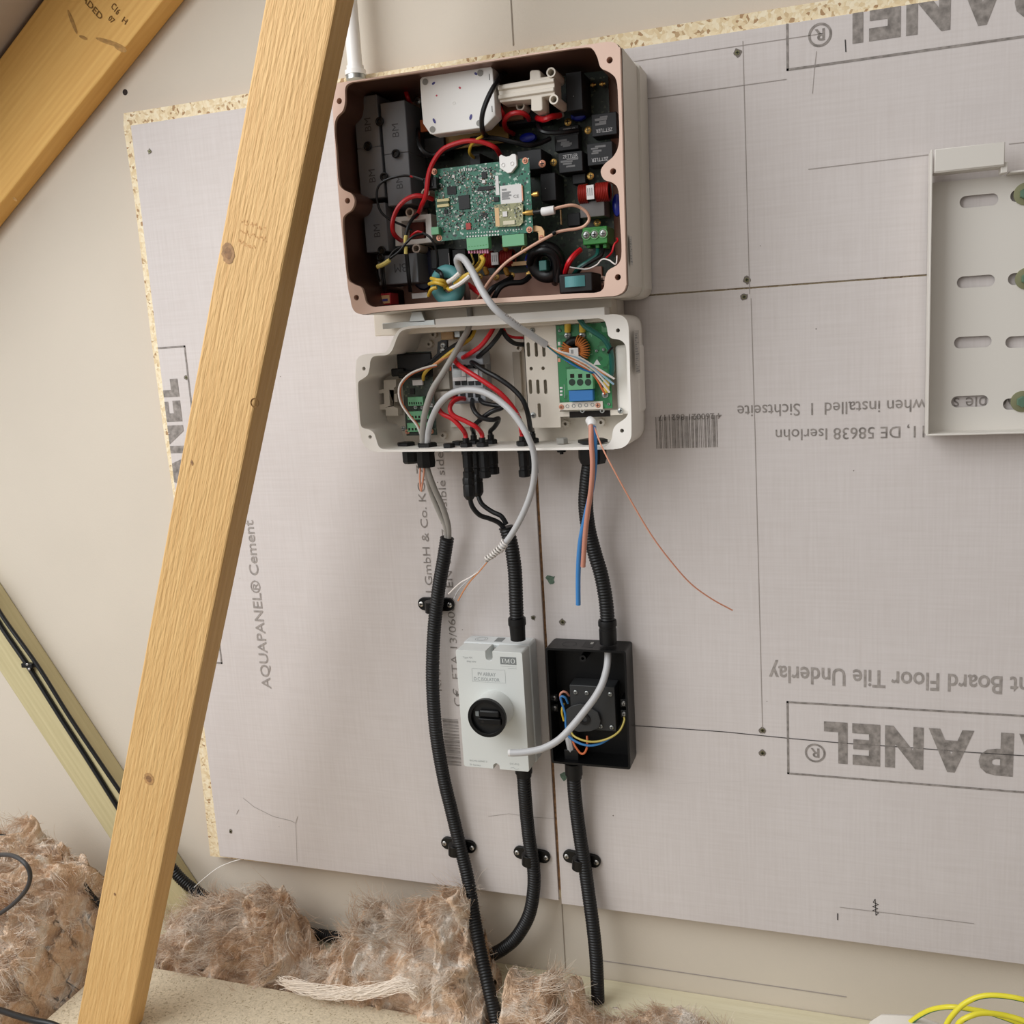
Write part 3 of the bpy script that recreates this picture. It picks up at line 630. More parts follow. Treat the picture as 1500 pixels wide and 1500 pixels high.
# brass screws
for px, py, y, m in ((832, 179, -.06, M_gold), (861.5, 191, -.06, M_gold), (811, 238, -.07, M_gold), (865, 258, -.06, M_gold), (794.5, 240, -.09, M_copper), (875, 326.5, -.055, M_gold), (749.5, 403.5, -.065, M_gold), (775.5, 402, -.065, M_gold), (703, 405, -.06, M_gold), (727, 406, -.06, M_gold), (768, 366, -.055, M_gold), (612, 148, -.05, M_zinc)):
    screw(P(px, py, y), .0046, m, inv)
for px, py in ((868.5, 124.5), (882, 123)):
    c = P(px, py, -.055); MB().lathe((c.x - .003, c.y, c.z), (1, 0, 0), [(0, .0018), (.002, .0018), (.0021, .003), (.004, .003), (.0041, .0015), (.007, .0015)], 12).build('coax_plug', M_gold, inv)
# blue varistors
for px, py, y, rx, rz in ((846, 169, -.055, .010, .006), (903, 300, -.060, .006, .014), (772, 201, -.062, .011, .006), (779, 382, -.06, .011, .012), (618, 392, -.065, .02, .03)):
    c = P(px, py, y); b = MB(); b.lathe((c.x, y, c.z), (0, 1, 0), [(0, .004), (.0015, .0078), (.004, .0085), (.008, .0085), (.010, .006)], 20)
    b.v = [Vector((c.x + (v.x - c.x) * rx / .0085, v.y, c.z + (v.z - c.z) * rz / .0085)) for v in b.v]; b.build('varistor', M_bluedisc if px != 618 else mat('navy disc', (16, 22, 62), .3), inv)
# red wound chokes
def choke(px0, px1, py0, py1, y, mwire, lab):
    a, c = P(px0, py0, y), P(px1, py1, y); zc = (a.z + c.z) / 2; r = (a.z - c.z) / 2; w = c.x - a.x
    root = MB().cyl((a.x + .002, y + r, zc), (c.x - .002, y + r, zc), r * .86, n=20).build('choke', M_black, inv)
    for f0, f1 in ((0, .30), (.56, 1)):
        b = MB(); n = max(3, int(w * (f1 - f0) / .0021))
        for i in range(n):
            x = a.x + w * (f0 + (f1 - f0) * (i + .5) / n); b.torus((x, y + r, zc), (1, 0, 0), r * .93, .0012, 22, 6)
        b.build('winding', mwire, root)
    b = MB(); x0, x1 = a.x + w * .31, a.x + w * .55
    b.box(x0, x1, y - .0012, y + .002, zc - r * .75, zc + r * .7); b.build('label', M_label, root)
    txt_on(root, 'III', px0 + (px1 - px0) * .34, py1 - (py1 - py0) * .25, y - .0012, r * .8, M_labelgrey, 0, w * .16)
choke(845, 891, 269, 293, -.085, M_darkcu, 1); choke(706, 750, 368, 389, -.07, M_darkcu, 1)
# three-way green screw terminal
yt = -.085
tb = MB().bpx((853, 334), (890, 356), yt, YB - .001).build('screw_terminal', M_gterm, inv, bevel=.001)
for px, py in ((859, 344.5), (871, 343.5), (883.5, 342)):
    c = P(px, py, yt); MB().prism(circ((c.x, c.z), .0058, 18), yt - .0014, yt, [circ((c.x, c.z), .0047, 18)]).build('collar', mat('light green', (120, 180, 120), .5), tb); screw((c.x, yt, c.z), .0044, M_zinc, tb, 'clamp_screw')
for i, px in enumerate((862, 875, 886)): part(tb, 'wire_entry', M_gterm, (px - 3, 356), (px + 3, 363), -.078, -.06)
# ferrite frame with wound window
yfz = -.085
fr = MB().prism(xz([(578, 318), (631, 313), (634, 355), (579, 361)], yfz), yfz, YB - .001, [xz([(588, 324), (623, 321), (624, 349), (589, 352)], yfz)]).build('ferrite_frame', M_white, inv, bevel=.0008)
part(fr, 'winding', mat('dark red core', (112, 44, 34), .4), (590, 325), (622, 350), -.06, -.05)
for px, py, y in ((600, 311, -.09), (609.5, 364, -.09), (623, 283, -.095)): hollow(inv, px, py, y, .0058, .045, mat('beige post', (206, 190, 176), .5))
# teal ring core with yellow leads
c = P(656, 418, -.112); tor = MB().torus(c, (.25, 1, .1), .0175, .0085, 40, 14, sy=.9).build('ring_core', M_teal, inv)
for i, pp in enumerate(([(632, 408, -.12), (640, 410, -.134), (650, 412, -.132), (654, 419, -.118), (650, 424, -.10)], [(629, 416, -.118), (638, 414, -.134), (648, 417, -.134), (655, 420, -.12)], [(628, 433, -.116), (632, 424, -.128), (640, 421, -.128)], [(654, 420, -.12), (659, 424, -.134), (668, 419, -.134)])):
    MB().tube(path(pp, 6), .0024, 8).build('lead', M_yel, tor)
MB().tube(path([(640, 396, -.115), (646, 400, -.132), (648, 408, -.13), (650, 414, -.116)], 6), .0026, 8).build('lead', M_blackw, tor)
for pp, m in (([(656, 413, -.134), (664, 408, -.137), (673, 400, -.137)], M_whitew), ([(660, 423, -.134), (672, 417, -.137), (684, 408, -.137), (688, 404, -.136)], M_whitew), ([(666, 416, -.13), (680, 405, -.134), (700, 395, -.132), (708, 382, -.124), (705, 376, -.12)], M_yel)):
    MB().tube(path(pp, 8), .0028, 8).build('sleeved_wire', m, inv)
# black ring cores with teal faces
c = P(800, 384, -.085)
rc = MB().torus(c, (.2, 1, .3), .017, .0095, 36, 12).build('cable_coil', M_blackw, inv)
for dz in (0, .007): MB().tube(path([(776, 386, -.09), (780, 372, -.105), (795, 366, -.112), (810, 371, -.108), (818, 386, -.1), (817, 412, -.09)], 8), .0046, 10).build('turn', M_blackw, rc); break
MB().tube(path([(777, 378, -.088), (788, 369, -.105), (802, 369, -.108), (813, 380, -.104), (815, 405, -.09), (813, 414, -.07)], 8), .0046, 10).build('turn', M_blackw, rc)
MB().bpx((789, 382), (801, 396), -.108, -.09).build('core_face', M_tealdk, rc, bevel=.001)
k2 = part(inv, 'current_sensor', M_black, (818, 402), (869, 427), -.108, -.06, .002)
b = MB(); a, c = P(827, 405.5, -.109), P(857, 419, -.109); n = 10
for i in range(n):
    t0, t1 = i / n, (i + 1) / n; f = lambda t: -.1085 - .004 * math.sin(math.pi * t)
    b.add([(a.x + (c.x - a.x) * t0, f(t0), c.z), (a.x + (c.x - a.x) * t1, f(t1), c.z), (a.x + (c.x - a.x) * t1, f(t1), a.z), (a.x + (c.x - a.x) * t0, f(t0), a.z)], [(0, 1, 2, 3)])
b.build('core_face', M_teal, k2)
# lower shelf of the casting
part(inv, 'foot_ledge', mat('shaded pink', (178, 136, 118), .5), (590, 414), (884, 452), -.046, -.021, .001)  # darker copy of the cast pink, with the plate's shade put into the colour
part(inv, 'plinth', M_cream, (546, 456), (898, 470), -.070, -.004, .0015)
part(inv, 'plinth_step', M_case, (893, 438), (905, 462), -.045, -.004, .001)
for px, py in ((882.5, 411), ): screw(P(px, py, -.05), .006, M_pink, inv, 'plate_screw')
# red plug with black leads
rp = part(inv, 'red_plug', mat('red plug', (178, 40, 48), .45), (556, 430), (573, 446), -.10, -.075)
part(rp, 'plug_face', M_tan, (558, 433), (571, 444), -.1005, -.098, .0004); part(rp, 'plug_mark', M_purple, (560, 438), (568, 441), -.1008, -.1, 0)
part(inv, 'small_label', M_label, (603, 430), (626, 436), -.08, -.078, .0002)
# tan bracket by the control board
TB = xz([(768, 332), (786, 330.5), (793, 332), (797, 338), (797.5, 350), (794, 354), (789, 353), (788.5, 341), (785, 339), (769, 340)], -.112)
tb2 = MB().prism(TB, -.112, -.109).build('bracket', M_tan, inv, bevel=.0005); screw(P(793, 348, -.112), .003, M_copper, tb2); screw(P(775.5, 336, -.113), .0035, M_copper, tb2)
for pp in ([(820, 307), (822.5, 329)], [(749, 384), (772, 388)]): part(inv, 'jumper', M_tan, pp[0], pp[1], -.066, -.062, .0003)

# control board
yp = -.116
A0, B0 = P(636.6, 248.5, yp), P(776.5, 339, yp); A1 = P(641, 353, yp)
x0, x1, z1, z0 = (A0.x + A1.x) / 2 - .0005, P(778, 286, yp).x, (A0.z + P(775, 231, yp).z) / 2, (A1.z + P(780, 341, yp).z) / 2
cb = MB().box(x0, x1, yp, yp + .0016, z0, z1).build('control_board', M_pcb, inv, smooth=False)
def chip(name, m, tl, br, h, bevel=.0003): return MB().bpx(tl, br, yp - h, yp).build(name, m, cb, bevel=bevel)
chip('processor', M_blackgloss, (671, 287), (688.5, 305.5), .0016); chip('chip', M_relay, (654.5, 274), (668.5, 284), .0012); chip('chip', M_relay, (650, 307), (656, 313), .001); chip('chip', M_relay, (705, 252), (713, 261), .002)
chip('chip', M_relay, (723, 289), (731, 295), .0015); chip('chip', M_relay, (700, 274), (724, 277), .0015); chip('chip', M_relay, (706, 312), (714, 319), .001); chip('chip', M_darkcu, (682, 327), (690, 336), .0015)
chip('inductor', M_label, (706, 264), (711, 268), .0016); chip('inductor', M_label, (662, 256), (666, 260.5), .0016)
cr = chip('socket', mat('socket green', (78, 92, 50), .5), (640, 293), (657, 300), .003)
for py0, py1 in ((292, 294), (300, 302)): MB().bpx((640, py0), (657.5, py1), yp - .0032, yp).build('socket_rail', mat('rail', (222, 208, 150), .4), cr)
chip('barcode_label', M_label, (725, 257.5), (731.5, 285.5), .0006, 0)
rm_ = chip('radio_module', M_label, (732, 272.5), (765, 296.5), .0028)
chip('module_edge', M_copper, (763, 271.5), (766.5, 294), .0026)
MB().bpx((735, 277), (742, 279), yp - .00305, yp - .0029).build('label_mark', M_labelgrey, rm_, smooth=False); txt_on(rm_, 'CE', 752, 290, yp - .003, .0035, M_labelgrey, 0, .007)
b = MB()
for i in range(5): b.bpx((735, 281.5 + 2.3 * i), (735 + (13, 11, 14, 10, 12)[i], 282.3 + 2.3 * i), yp - .00305, yp - .0029)
b.build('small_print', M_labelgrey, rm_)
am = MB().prism(xz([(724, 300), (763, 296.5), (766, 300), (766, 326), (761, 331), (726, 333)], yp - .004), yp - .004, yp - .0025).build('radio_board', M_pcbmod, cb)
MB().bpx((724.5, 305), (732, 331), yp - .0043, yp - .004).build('antenna_track', M_tan, am); MB().bpx((736, 310), (743, 317), yp - .0052, yp - .004).build('shield_can', M_label, am); MB().bpx((737, 324), (754, 328), yp - .0048, yp - .004).build('connector_strip', mat('cream strip', (216, 208, 182), .5), am)
for px, py in ((755, 312), (761, 309.5), (756, 317), (762, 315.5), (758, 305)): screw(P(px, py, yp - .004), .0012, M_zinc, am, 'solder_pad')
# coin-cell style white clip
WPp = [(731, 229), (734, 226.5), (737, 228), (741, 229.5), (746, 228.5), (750, 225.5), (754.5, 225.5), (756, 228), (757, 242), (749, 252.5), (743, 253.5), (732, 246)]
wcl = MB().prism(xz(WPp, yp - .006), yp - .006, yp).build('white_clip', M_white, cb, bevel=.0005)
for px, py in ((737, 241.5), (750, 239.5)):
    c = P(px, py, yp - .006); MB().torus(c, (0, 1, 0), .0021, .0006, 16, 6).build('clip_eye', M_label, wcl)
for px, py in ((636.5, 251.5), (769.5, 235.5), (643.5, 348.5), (775.5, 336.5)):
    c = P(px, py, yp); MB().prism(circ((c.x, c.z), .0038, 16), yp - .0006, yp, [circ((c.x, c.z), .0018, 12)]).build('pad', M_copper, cb); screw((c.x, yp - .0005, c.z), .0026, M_copper, cb, h=.0018)
# pluggable green connectors along the lower edge
g1 = MB().bpx((683, 349), (716, 364), yp - .008, yp + .004).build('green_connector', M_gconn, cb, bevel=.0005)
g2 = MB().bpx((735, 345), (768.5, 359), yp - .008, yp + .004).build('green_connector', M_gconn, cb, bevel=.0005)
g3 = MB().bpx((631, 333), (643, 343), yp - .008, yp + .004).build('green_connector', M_gconn, cb, bevel=.0005)
for px in (687, 691, 695, 699.5, 703.5, 707, 710.5, 714): MB().bpx((px - 1.5, 364.5), (px + 1.4, 371), yp - .003, yp).build('ferrule', M_pinkw, g1)
b = MB()
for i in range(7): b.bpx((686 + 4.2 * i, 361.2 - .5 * i), (688 + 4.2 * i, 362 - .5 * i), yp - .0082, yp - .008)
b.build('latch_marks', M_gterm, g1)
b = MB()
for i in range(12): 
    for r_ in (0, 1):
        c = P(685 + 4.1 * i, 346.6 - r_ * 5 - .25 * i, yp); b.cyl((c.x, yp - .0008, c.z), (c.x, yp, c.z), .0011 if r_ == 0 or i > 7 else .0008, n=8)
for i in range(8):
    c = P(736 + 4.1 * i, 337.8 - .3 * i, yp); b.cyl((c.x, yp - .0008, c.z), (c.x, yp, c.z), .0008, n=8)
for i in range(6):
    c = P(673.5 + 3.4 * i, 249.5 - .45 * i, yp); b.bpx((672.5 + 3.4 * i, 248 - .45 * i), (674.2 + 3.4 * i, 251.5 - .45 * i), yp - .001, yp)
b.build('solder_joints', M_label, cb)['kind'] = 'stuff'
kk = random.Random(11); b = MB()
blocked = [(669, 284, 691, 308), (652, 272, 670, 286), (724, 255, 768, 335), (728, 224, 759, 256), (637, 290, 660, 304)]
n = 0
while n < 620:
    px, py = kk.uniform(641, 776), kk.uniform(242, 340)
    top = 248.5 - (px - 637) * .127; bot = 352 - (px - 641) * .086
    if py < top + 4 or py > bot - 12 or any(q[0] < px < q[2] and q[1] < py < q[3] for q in blocked): continue
    if px > 724 and kk.random() < .85: continue
    w, h = kk.choice(((1, 1.8), (1.8, 1), (1.2, 1.2), (2.4, 1.6), (.8, 1.2))); b.bpx((px, py), (px + w, py + h), yp - kk.uniform(.0006, .0014), yp, kk.choice((0, 0, 1, 1, 1, 2, 2, 3))); n += 1
b.build('surface_components', [M_label, mat('grey smd', (128, 132, 128), .4), M_black, mat('tan smd', (150, 122, 96), .5)], cb, smooth=False)['kind'] = 'stuff'
# black lever connector on the left edge
lc = MB().bpx((620, 261), (640, 276), yp - .010, yp + .002).build('lever_connector', M_black, cb, bevel=.0006)
MB().bpx((624, 263), (634, 272), yp - .0115, yp - .010).build('lever', M_blackgloss, lc); c = P(627, 265.5, yp - .0116); MB().cyl((c.x, c.y - .0005, c.z), c, .0018, n=12).build('dot', M_label, lc)
# antenna sockets and cable
for px0, px1, py, yy in ((766, 782, 312, yp - .003), (779, 789, 285, yp + .002)):
    c, d = P(px0, py + .5, yy), P(px1, py - 1, yy); x = (d - c).normalized(); Lh = (d - c).length
    MB().lathe(c, x, [(0, .0018), (Lh * .25, .0018), (Lh * .26, .0032), (Lh * .9, .0034), (Lh, .0026)], 14).build('antenna_socket', M_gold, cb)
ac = MB().tube(path([(781, 311, yp - .003), (790, 310, -.122), (797, 309, -.122)], 6), .0028, 10).build('antenna_cable', M_blackw, inv); ac['label'] = 'black sleeved end with a white tag and a pink lead'
MB().tube(path([(795, 310, -.122), (803, 309, -.124), (812, 307.5, -.124)], 6), .0052, 12).build('cable_tag', M_label, ac)
MB().tube(path([(812, 306, -.124), (822, 303, -.122), (838, 300.5, -.118), (850, 304, -.112), (860, 312, -.108), (863, 322, -.105), (856, 331, -.105), (845, 335, -.106), (830, 337, -.108), (817, 340, -.110), (803, 347, -.114), (785, 357, -.118), (765, 369, -.122), (745, 382, -.126), (730, 396, -.13), (716, 413, -.125), (704, 432, -.11), (698, 441, -.09)], 8), .0019, 8).build('coax_lead', M_salmon, ac)
MB().tube(path([(809, 342.5, -.114), (814, 340, -.113)], 3), .0026, 8).build('cable_tie', M_black, ac)
# loose wires of the upper box
def wire(parent, pp, r, m, name='wire', n=8): return MB().tube(path(pp, n), r, 8).build(name, m, parent)
wire(inv, [(592, 121, -.05), (594, 132, -.07), (598, 145, -.075), (603, 154, -.05)], .0028, M_red)
wire(inv, [(723, 113, -.07), (725, 128, -.09), (729, 150, -.1), (737, 168, -.1), (740, 180, -.06)], .0028, M_red)
wire(inv, [(752, 196, -.05), (741, 189, -.08), (739, 177, -.1), (747, 167.5, -.108), (762, 165, -.108), (772, 170, -.095), (776, 179, -.06)], .0030, M_red)
wire(inv, [(787, 173, -.085), (797, 175, -.1), (808, 171, -.1), (820, 169, -.08)], .0036, M_red)
wire(inv, [(815, 171, -.08), (824, 167, -.075)], .004, M_greyplug, 'sleeve')
wire(inv, [(752, 104, -.06), (738, 108, -.10), (724, 126, -.136), (712, 150, -.144), (706, 172, -.142), (707, 192, -.125), (713, 200, -.1)], .0030, M_blackw)
wire(inv, [(612, 190, -.07), (614, 210, -.1), (622, 223, -.105), (637, 227, -.10), (660, 217, -.1), (690, 206, -.1)], .0030, M_blackw)
wire(inv, [(690, 204, -.1), (706, 202, -.105), (728, 203, -.105), (755, 209, -.1), (775, 213, -.09), (790, 210, -.08), (806, 203, -.07)], .0030, M_blackw)
wire(inv, [(788, 176, -.07), (790, 188, -.09), (800, 194, -.095), (825, 194, -.09), (846, 191, -.075)], .0030, M_blackw)
wire(inv, [(694, 231, -.09), (688, 224, -.105), (690, 213, -.115), (698, 205, -.118), (706, 200, -.115), (712, 196, -.1)], .0019, M_yel)
wire(inv, [(733, 228, -.09), (726, 217, -.108), (712, 210, -.114), (695, 206.5, -.118), (675, 208, -.12), (650, 218, -.122), (636, 235, -.125), (628, 255, -.13), (624, 285, -.13), (618, 300, -.12), (613, 312, -.1), (605, 320, -.08)], .0029, M_red)
wire(inv, [(634, 292, -.11), (622, 288, -.12), (608, 287, -.125), (594, 293, -.125), (582, 306, -.122), (575, 325, -.12), (576, 340, -.115), (584, 350, -.1), (592, 354, -.07)], .0029, M_red)
wire(inv, [(621, 264, -.126), (610, 260, -.122), (601, 258, -.12), (590, 257.5, -.12), (570, 262, -.12), (555, 272, -.12), (552, 290, -.12), (558, 310, -.118), (572, 322, -.114), (590, 330, -.11), (603, 337, -.09)], .0016, M_blackw)
wire(inv, [(616, 310, -.1), (603, 322, -.11), (597, 335, -.115), (594, 350, -.118)], .0022, M_blackw)
for pp in ([(620, 342, -.118), (606, 346, -.122), (595, 356, -.122), (585, 368, -.12), (572, 378, -.12), (560, 387, -.118)], [(600, 362, -.115), (585, 363, -.118), (575, 370, -.12), (568, 380, -.12), (556, 388, -.118), (552, 398, -.112), (556, 412, -.105)], [(619, 341, -.118), (630, 348, -.12), (638, 362, -.118), (641, 378, -.11), (641, 395, -.1)]): wire(inv, pp, .0016, M_blackw)
wire(inv, [(595, 345, -.119), (594, 350, -.12), (594, 356, -.12)], .0026, M_yelpale, 'sleeve'); wire(inv, [(594.5, 361, -.118), (594.5, 372, -.118)], .0024, M_yelpale, 'sleeve'); wire(inv, [(553, 391, -.12), (562, 387, -.122), (571, 381, -.122)], .003, M_yelpale, 'sleeve')
for dx in (0, 2.6): wire(inv, [(594 + dx, 370, -.116), (596 + dx, 390, -.112), (598 + dx, 412, -.108), (600 + dx, 427, -.095)], .0016, M_blackw)
for dx in (0, 3): wire(inv, [(559 + dx, 385, -.116), (559 + dx, 400, -.112), (561 + dx, 418, -.11), (563 + dx, 431, -.095)], .0016, M_blackw)
wire(inv, [(619, 341, -.117), (612, 339, -.118), (605, 343, -.116), (600, 349, -.112)], .0014, M_red)
wire(inv, [(601, 258, -.121), (609, 260, -.121), (619, 263, -.12)], .0012, M_red)
for x0, x1, m in ((690, 694, M_yelpale), (702, 702, M_yelpale), (712, 704, M_red), (710, 700, M_yel)): wire(inv, [(x0, 371, yp - .001), ((x0 + x1) / 2, 377, -.112), (x1, 385, -.1), (x1 - 6, 392, -.08)], .0011, m)
wire(inv, [(850, 366, -.1), (841, 374, -.112), (833, 385, -.115), (829, 396, -.1), (827, 404, -.085)], .0034, M_red)
for dx in (0, 8): wire(inv, [(876 + dx, 362, -.072), (874 + dx * .8, 374, -.08), (862 + dx * .5, 383, -.085), (848 + dx * .5, 392, -.085), (840 + dx * .5, 402, -.08)], .0026, M_greenw if dx == 0 else M_blackw)
wire(inv, [(904, 349, -.08), (905, 353, -.095), (900, 358, -.1), (896, 370, -.1), (888, 378, -.08)], .0012, M_red); wire(inv, [(824, 386, -.08), (834, 391, -.09), (846, 393, -.095), (860, 394, -.098), (874, 388, -.1), (882, 380, -.104), (892, 381, -.106), (902, 387, -.108), (904, 375, -.1)], .0009, M_whitew)
for pp in ([(776, 405, -.075), (765, 413, -.085), (745, 415, -.095), (733, 421, -.1), (726, 432, -.1), (722, 441, -.08)], [(750, 407, -.075), (735, 415, -.09), (722, 422, -.1), (714, 432, -.1), (710, 440, -.08)]): wire(inv, pp, .0036, M_blackw)
wire(inv, [(686, 417, -.08), (695, 424, -.1), (705, 432, -.105), (712, 442, -.09)], .0034, M_red)
part(inv, 'dark_block', M_relay, (662, 366), (683, 386), -.075, YB - .001); part(inv, 'dark_block', M_black, (630, 366), (660, 392), -.08, YB - .001)
part(inv, 'small_label', M_label, (657, 371), (658.6, 388), -.0805, -.08, 0)
for px, py in ((740, 362), (712, 397), (742, 398), (690, 398)): 
    c = P(px, py, -.07); MB().lathe(c, (.3, .2, -1), [(-.006, .001), (-.004, .0034), (.004, .0034), (.006, .001)], 10).build('ceramic_capacitor', mat('ochre', (168, 120, 44), .4), inv)

# ------------------------------------------------------------------ lower wiring box
YL = -.10
wb = thing('wiring_box', 'open white wiring box under the inverter, red and black leads and terminals inside', 'junction box', P(730, 655, -.03))
LIN = [(608, 480.5), (600, 481.5), (592, 483), (586, 487), (581, 496), (577, 507), (573, 515), (566, 520), (553, 521), (546, 523), (542.5, 529), (541.5, 538), (538.5, 549), (531, 555), (525.5, 559), (524.5, 567), (526, 595), (528, 620), (532, 627), (542, 630), (548, 635), (551, 643), (553.5, 651), (557, 656), (566, 658.5), (600, 658.5), (720, 657), (860, 655), (884, 654), (891, 651), (896, 642), (898, 630), (903, 622), (913, 615), (918.5, 609), (920, 600), (919, 560), (917.5, 515), (915, 504), (908, 498), (897, 496), (891, 491), (889, 480), (885.5, 470), (878, 466.5), (868, 466.5), (800, 471), (720, 476), (640, 479)]
LOUT = [(608, 477), (597, 478.5), (587, 481), (580, 488), (574, 500), (569, 511), (563, 516.5), (550, 517.5), (534, 519), (525, 523.5), (521.5, 533), (521, 550), (522, 575), (525, 615), (528, 637), (532, 650), (540, 658), (552, 661.5), (570, 662), (720, 660.5), (880, 658.5), (900, 658), (914, 654.5), (922.5, 645), (925, 630), (923.5, 570), (921.5, 500), (920, 475), (914, 464.5), (903, 460.5), (885, 461), (800, 466), (720, 471), (650, 475)]
li, loo = closed(xz(LIN, YL), 4), closed(xz(LOUT, YL), 4)
lh = [circ(p, .0026, 12) for p in xz([(905, 484), (911, 631), (533, 540), (542, 640)], YL)]
MB().prism(loo, YL, -.012, [li] + lh, back=False).build('shell', M_shell, wb, ang=30)
MB().prism(loo, -.016, -.010).build('back_panel', M_cream, wb)
MB().bpx((900, 506), (938, 606), -.05, -.006).build('side_bulge', M_shell, wb, bevel=.004)
sidelabel(wb, 928, 484, 548, -.092, -.06, 14)
part(wb, 'top_strip', M_white, (637, 467), (886, 463.5), -.0985, -.06, .0006)
a = xz([(600, 473), (604, 457), (619, 456), (625, 472)], -.085); MB().prism(a, -.088, -.078).build('spring_clip', M_zinc, wb, bevel=.0008)
part(wb, 'clip_bar', M_zinc, (560, 473.5), (637, 477), -.088, -.075, .0004); 
lp_ = lambda n, m, tl, br, yf, yb=-.016, bv=.0006: part(wb, n, m, tl, br, yf, yb, bv)
# cover plate with vent slots
yv = -.052
x0, x1, zt, zb = P(766, 479, yv).x, P(814, 479, yv).x, P(790, 477, yv).z, P(790, 627, yv).z
slots = []
for row, cols in ((512, (774, 785.5, 796.5)), (566.5, (777, 788, 799)), (601, (790,))):
    for px in cols:
        q = P(px, row, yv); slots.append(rrect(q.x - .0022, q.x + .0022, q.z - .0095, q.z + .0095, .0021, 4))
slots += [circ(xz([(778, 540)], yv)[0], .0024, 12), circ(xz([(795.5, 539.5)], yv)[0], .0024, 12)]
plate = MB().prism([(x0, zb), (x1, zb), (x1, zb + .014), (P(912, 610, yv).x, zb + .014), (P(912, 610, yv).x, P(905, 600, yv).z), (x1, P(905, 600, yv).z), (x1, zt), (x0, zt)], yv, yv + .0015, slots).build('cover_plate', M_cream, wb)
MB().box(x0, x0 + .001, yv, -.016, zb, zt).build('plate_flange', M_cream, plate)
for px, py in ((780, 484), (781, 608), (909, 601.5)): screw(P(px, py, yv), .0038, M_zinc, plate)
part(plate, 'dark_opening', M_dark, (834, 603), (894, 610), yv - .0005, yv + .0004, 0)
lp_('mounting_rail', mat('rail beige', (170, 160, 146), .6), (750, 516), (766, 600), -.024); lp_('rib_panel', M_cream, (658, 590), (700, 625), -.022)  # mounting rail is an even beige, darker than the cream panel
for px, py in ((759, 510), (828, 621), (880, 619), (634, 490), (628, 504), (648, 638)):
    c = P(px, py, -.024); MB().prism(circ((c.x, c.z), .0052, 18), -.024, -.015, [circ((c.x, c.z), .0022, 12)]).build('screw_boss', M_cream, wb)
# earth / mains board
yg = -.058
gb = MB().bpx((814.5, 477), (897, 598), yg, yg + .0016).build('mains_board', M_pcbgreen, wb)
for px, py in ((820, 484.5), (884, 512), (874, 514), (892, 592)): screw(P(px, py, yg), .0022, M_zinc, gb)
mt = MB().bpx((830, 541), (869, 570), yg - .012, yg).build('terminal_block', M_gconn, gb, bevel=.0006)
for i in range(3):
    px = 838 + 11.7 * i; c = P(px, 560, yg - .0122); MB().cyl((c.x, c.y, c.z), (c.x, c.y + .004, c.z), .0044, n=16).build('wire_hole', mat('dark green hole', (14, 44, 26), .5), mt)
    MB().bpx((px - 3, 548), (px + 3, 553.5), yg - .0124, yg - .010).build('release_slot', M_dark, mt)
MB().bpx((833, 572), (869, 587), yg - .010, yg).build('blue_capacitor', M_bluecap, gb, bevel=.001)
c = P(843, 513, yg - .006)
tr = MB().torus(c, (0, 1, 0), .0125, .0055, 32, 10).build('ring_choke', M_black, gb)
for a0 in (20, 200):
    b = MB()
    for i in range(11):
        a = math.radians(a0 - 55 + 11 * i + (0 if a0 == 20 else 0)); d = Vector((math.cos(a), 0, math.sin(a))); t = Vector((-d.z, 0, d.x)); b.torus(c + d * .0125, t, .0064, .0011, 14, 6)
    b.build('winding', M_cu2, tr)
MB().bpx((833.5, 510), (847, 521), yg - .0142, yg - .008).build('label', M_label, tr)
MB().bpx((829, 501), (858, 527), yg - .0004, yg).build('board_cutout', M_dark, gb)
MB().bpx((836, 512.5), (840, 518), yg - .0144, yg - .0141).build('label_mark', M_labelgrey, tr, smooth=False)
a = xz([(874.5, 526), (869, 534.5), (880, 534.5)], yg - .0003); MB().add([(p[0], yg - .0003, p[1]) for p in a], [(0, 1, 2)]).build('warning_mark', M_label, gb)
for px in (831.5, 853): 
    lg = MB().tube(path([(px, 466, yg - .004), (px, 476, yg - .005), (px, 486, yg - .003)], 4), .0042, 10).build('yellow_lug', M_yel, gb); screw(P(px, 491, yg - .001), .0044, M_zinc, lg)
lg = MB().tube(path([(888, 556, yg - .003), (888, 575, yg - .003)], 4), .0042, 10).build('yellow_lug', M_yel, gb); screw(P(886.5, 578, yg - .001), .0044, M_zinc, lg)
for px in (818.5,):
    for py in (504, 512, 520, 528): MB().bpx((px - 1.5, py - 3), (px + 2.5, py + 2), yg - .0006, yg).build('pad', M_label if py % 16 else M_copper, gb)
b = MB()
for i in range(3): b.bpx((820, 567 + 5 * i), (824, 569.5 + 5 * i), yg - .0006, yg)
b.bpx((826, 563), (827.3, 583), yg - .0005, yg); b.build('board_print', M_label, gb)
bs = MB().bpx((819, 590), (883, 599), yg - .0022, yg).build('terminal_label', M_cream, gb)
for px, py in ((822.5, 596), (876, 593.5)): screw(P(px, py, yg - .002), .0034, M_copper, bs)
for i in range(5):
    c = P(831 + 9.2 * i, 595 - .5 * i, yg - .0024); MB().torus(c, (0, 1, 0), .0021, .0004, 14, 6).build('ring_print', M_labelgrey, bs)
for px in (853, 882): 
    c = P(px, 601.5, yg - .001); MB().torus(c, (0, 1, 0), .0024, .0009, 12, 6).build('ring_lug', M_zinc, wb)
wire(wb, [(848, 466, -.07), (856, 477, -.075), (868, 485, -.078), (884, 496, -.078), (893, 510, -.076), (896, 525, -.072), (896, 545, -.068), (891, 556, -.064)], .0034, M_greenw)
c = P(894, 513, -.077); MB().torus(c, (.6, 0, -.6), .0042, .0014, 16, 6).build('cable_tie', M_black, wb)
lp_('terminal_cover', M_cream, (859, 469), (880, 483), -.03); lp_('dark_corner', M_black, (880, 470), (890, 485), -.03)
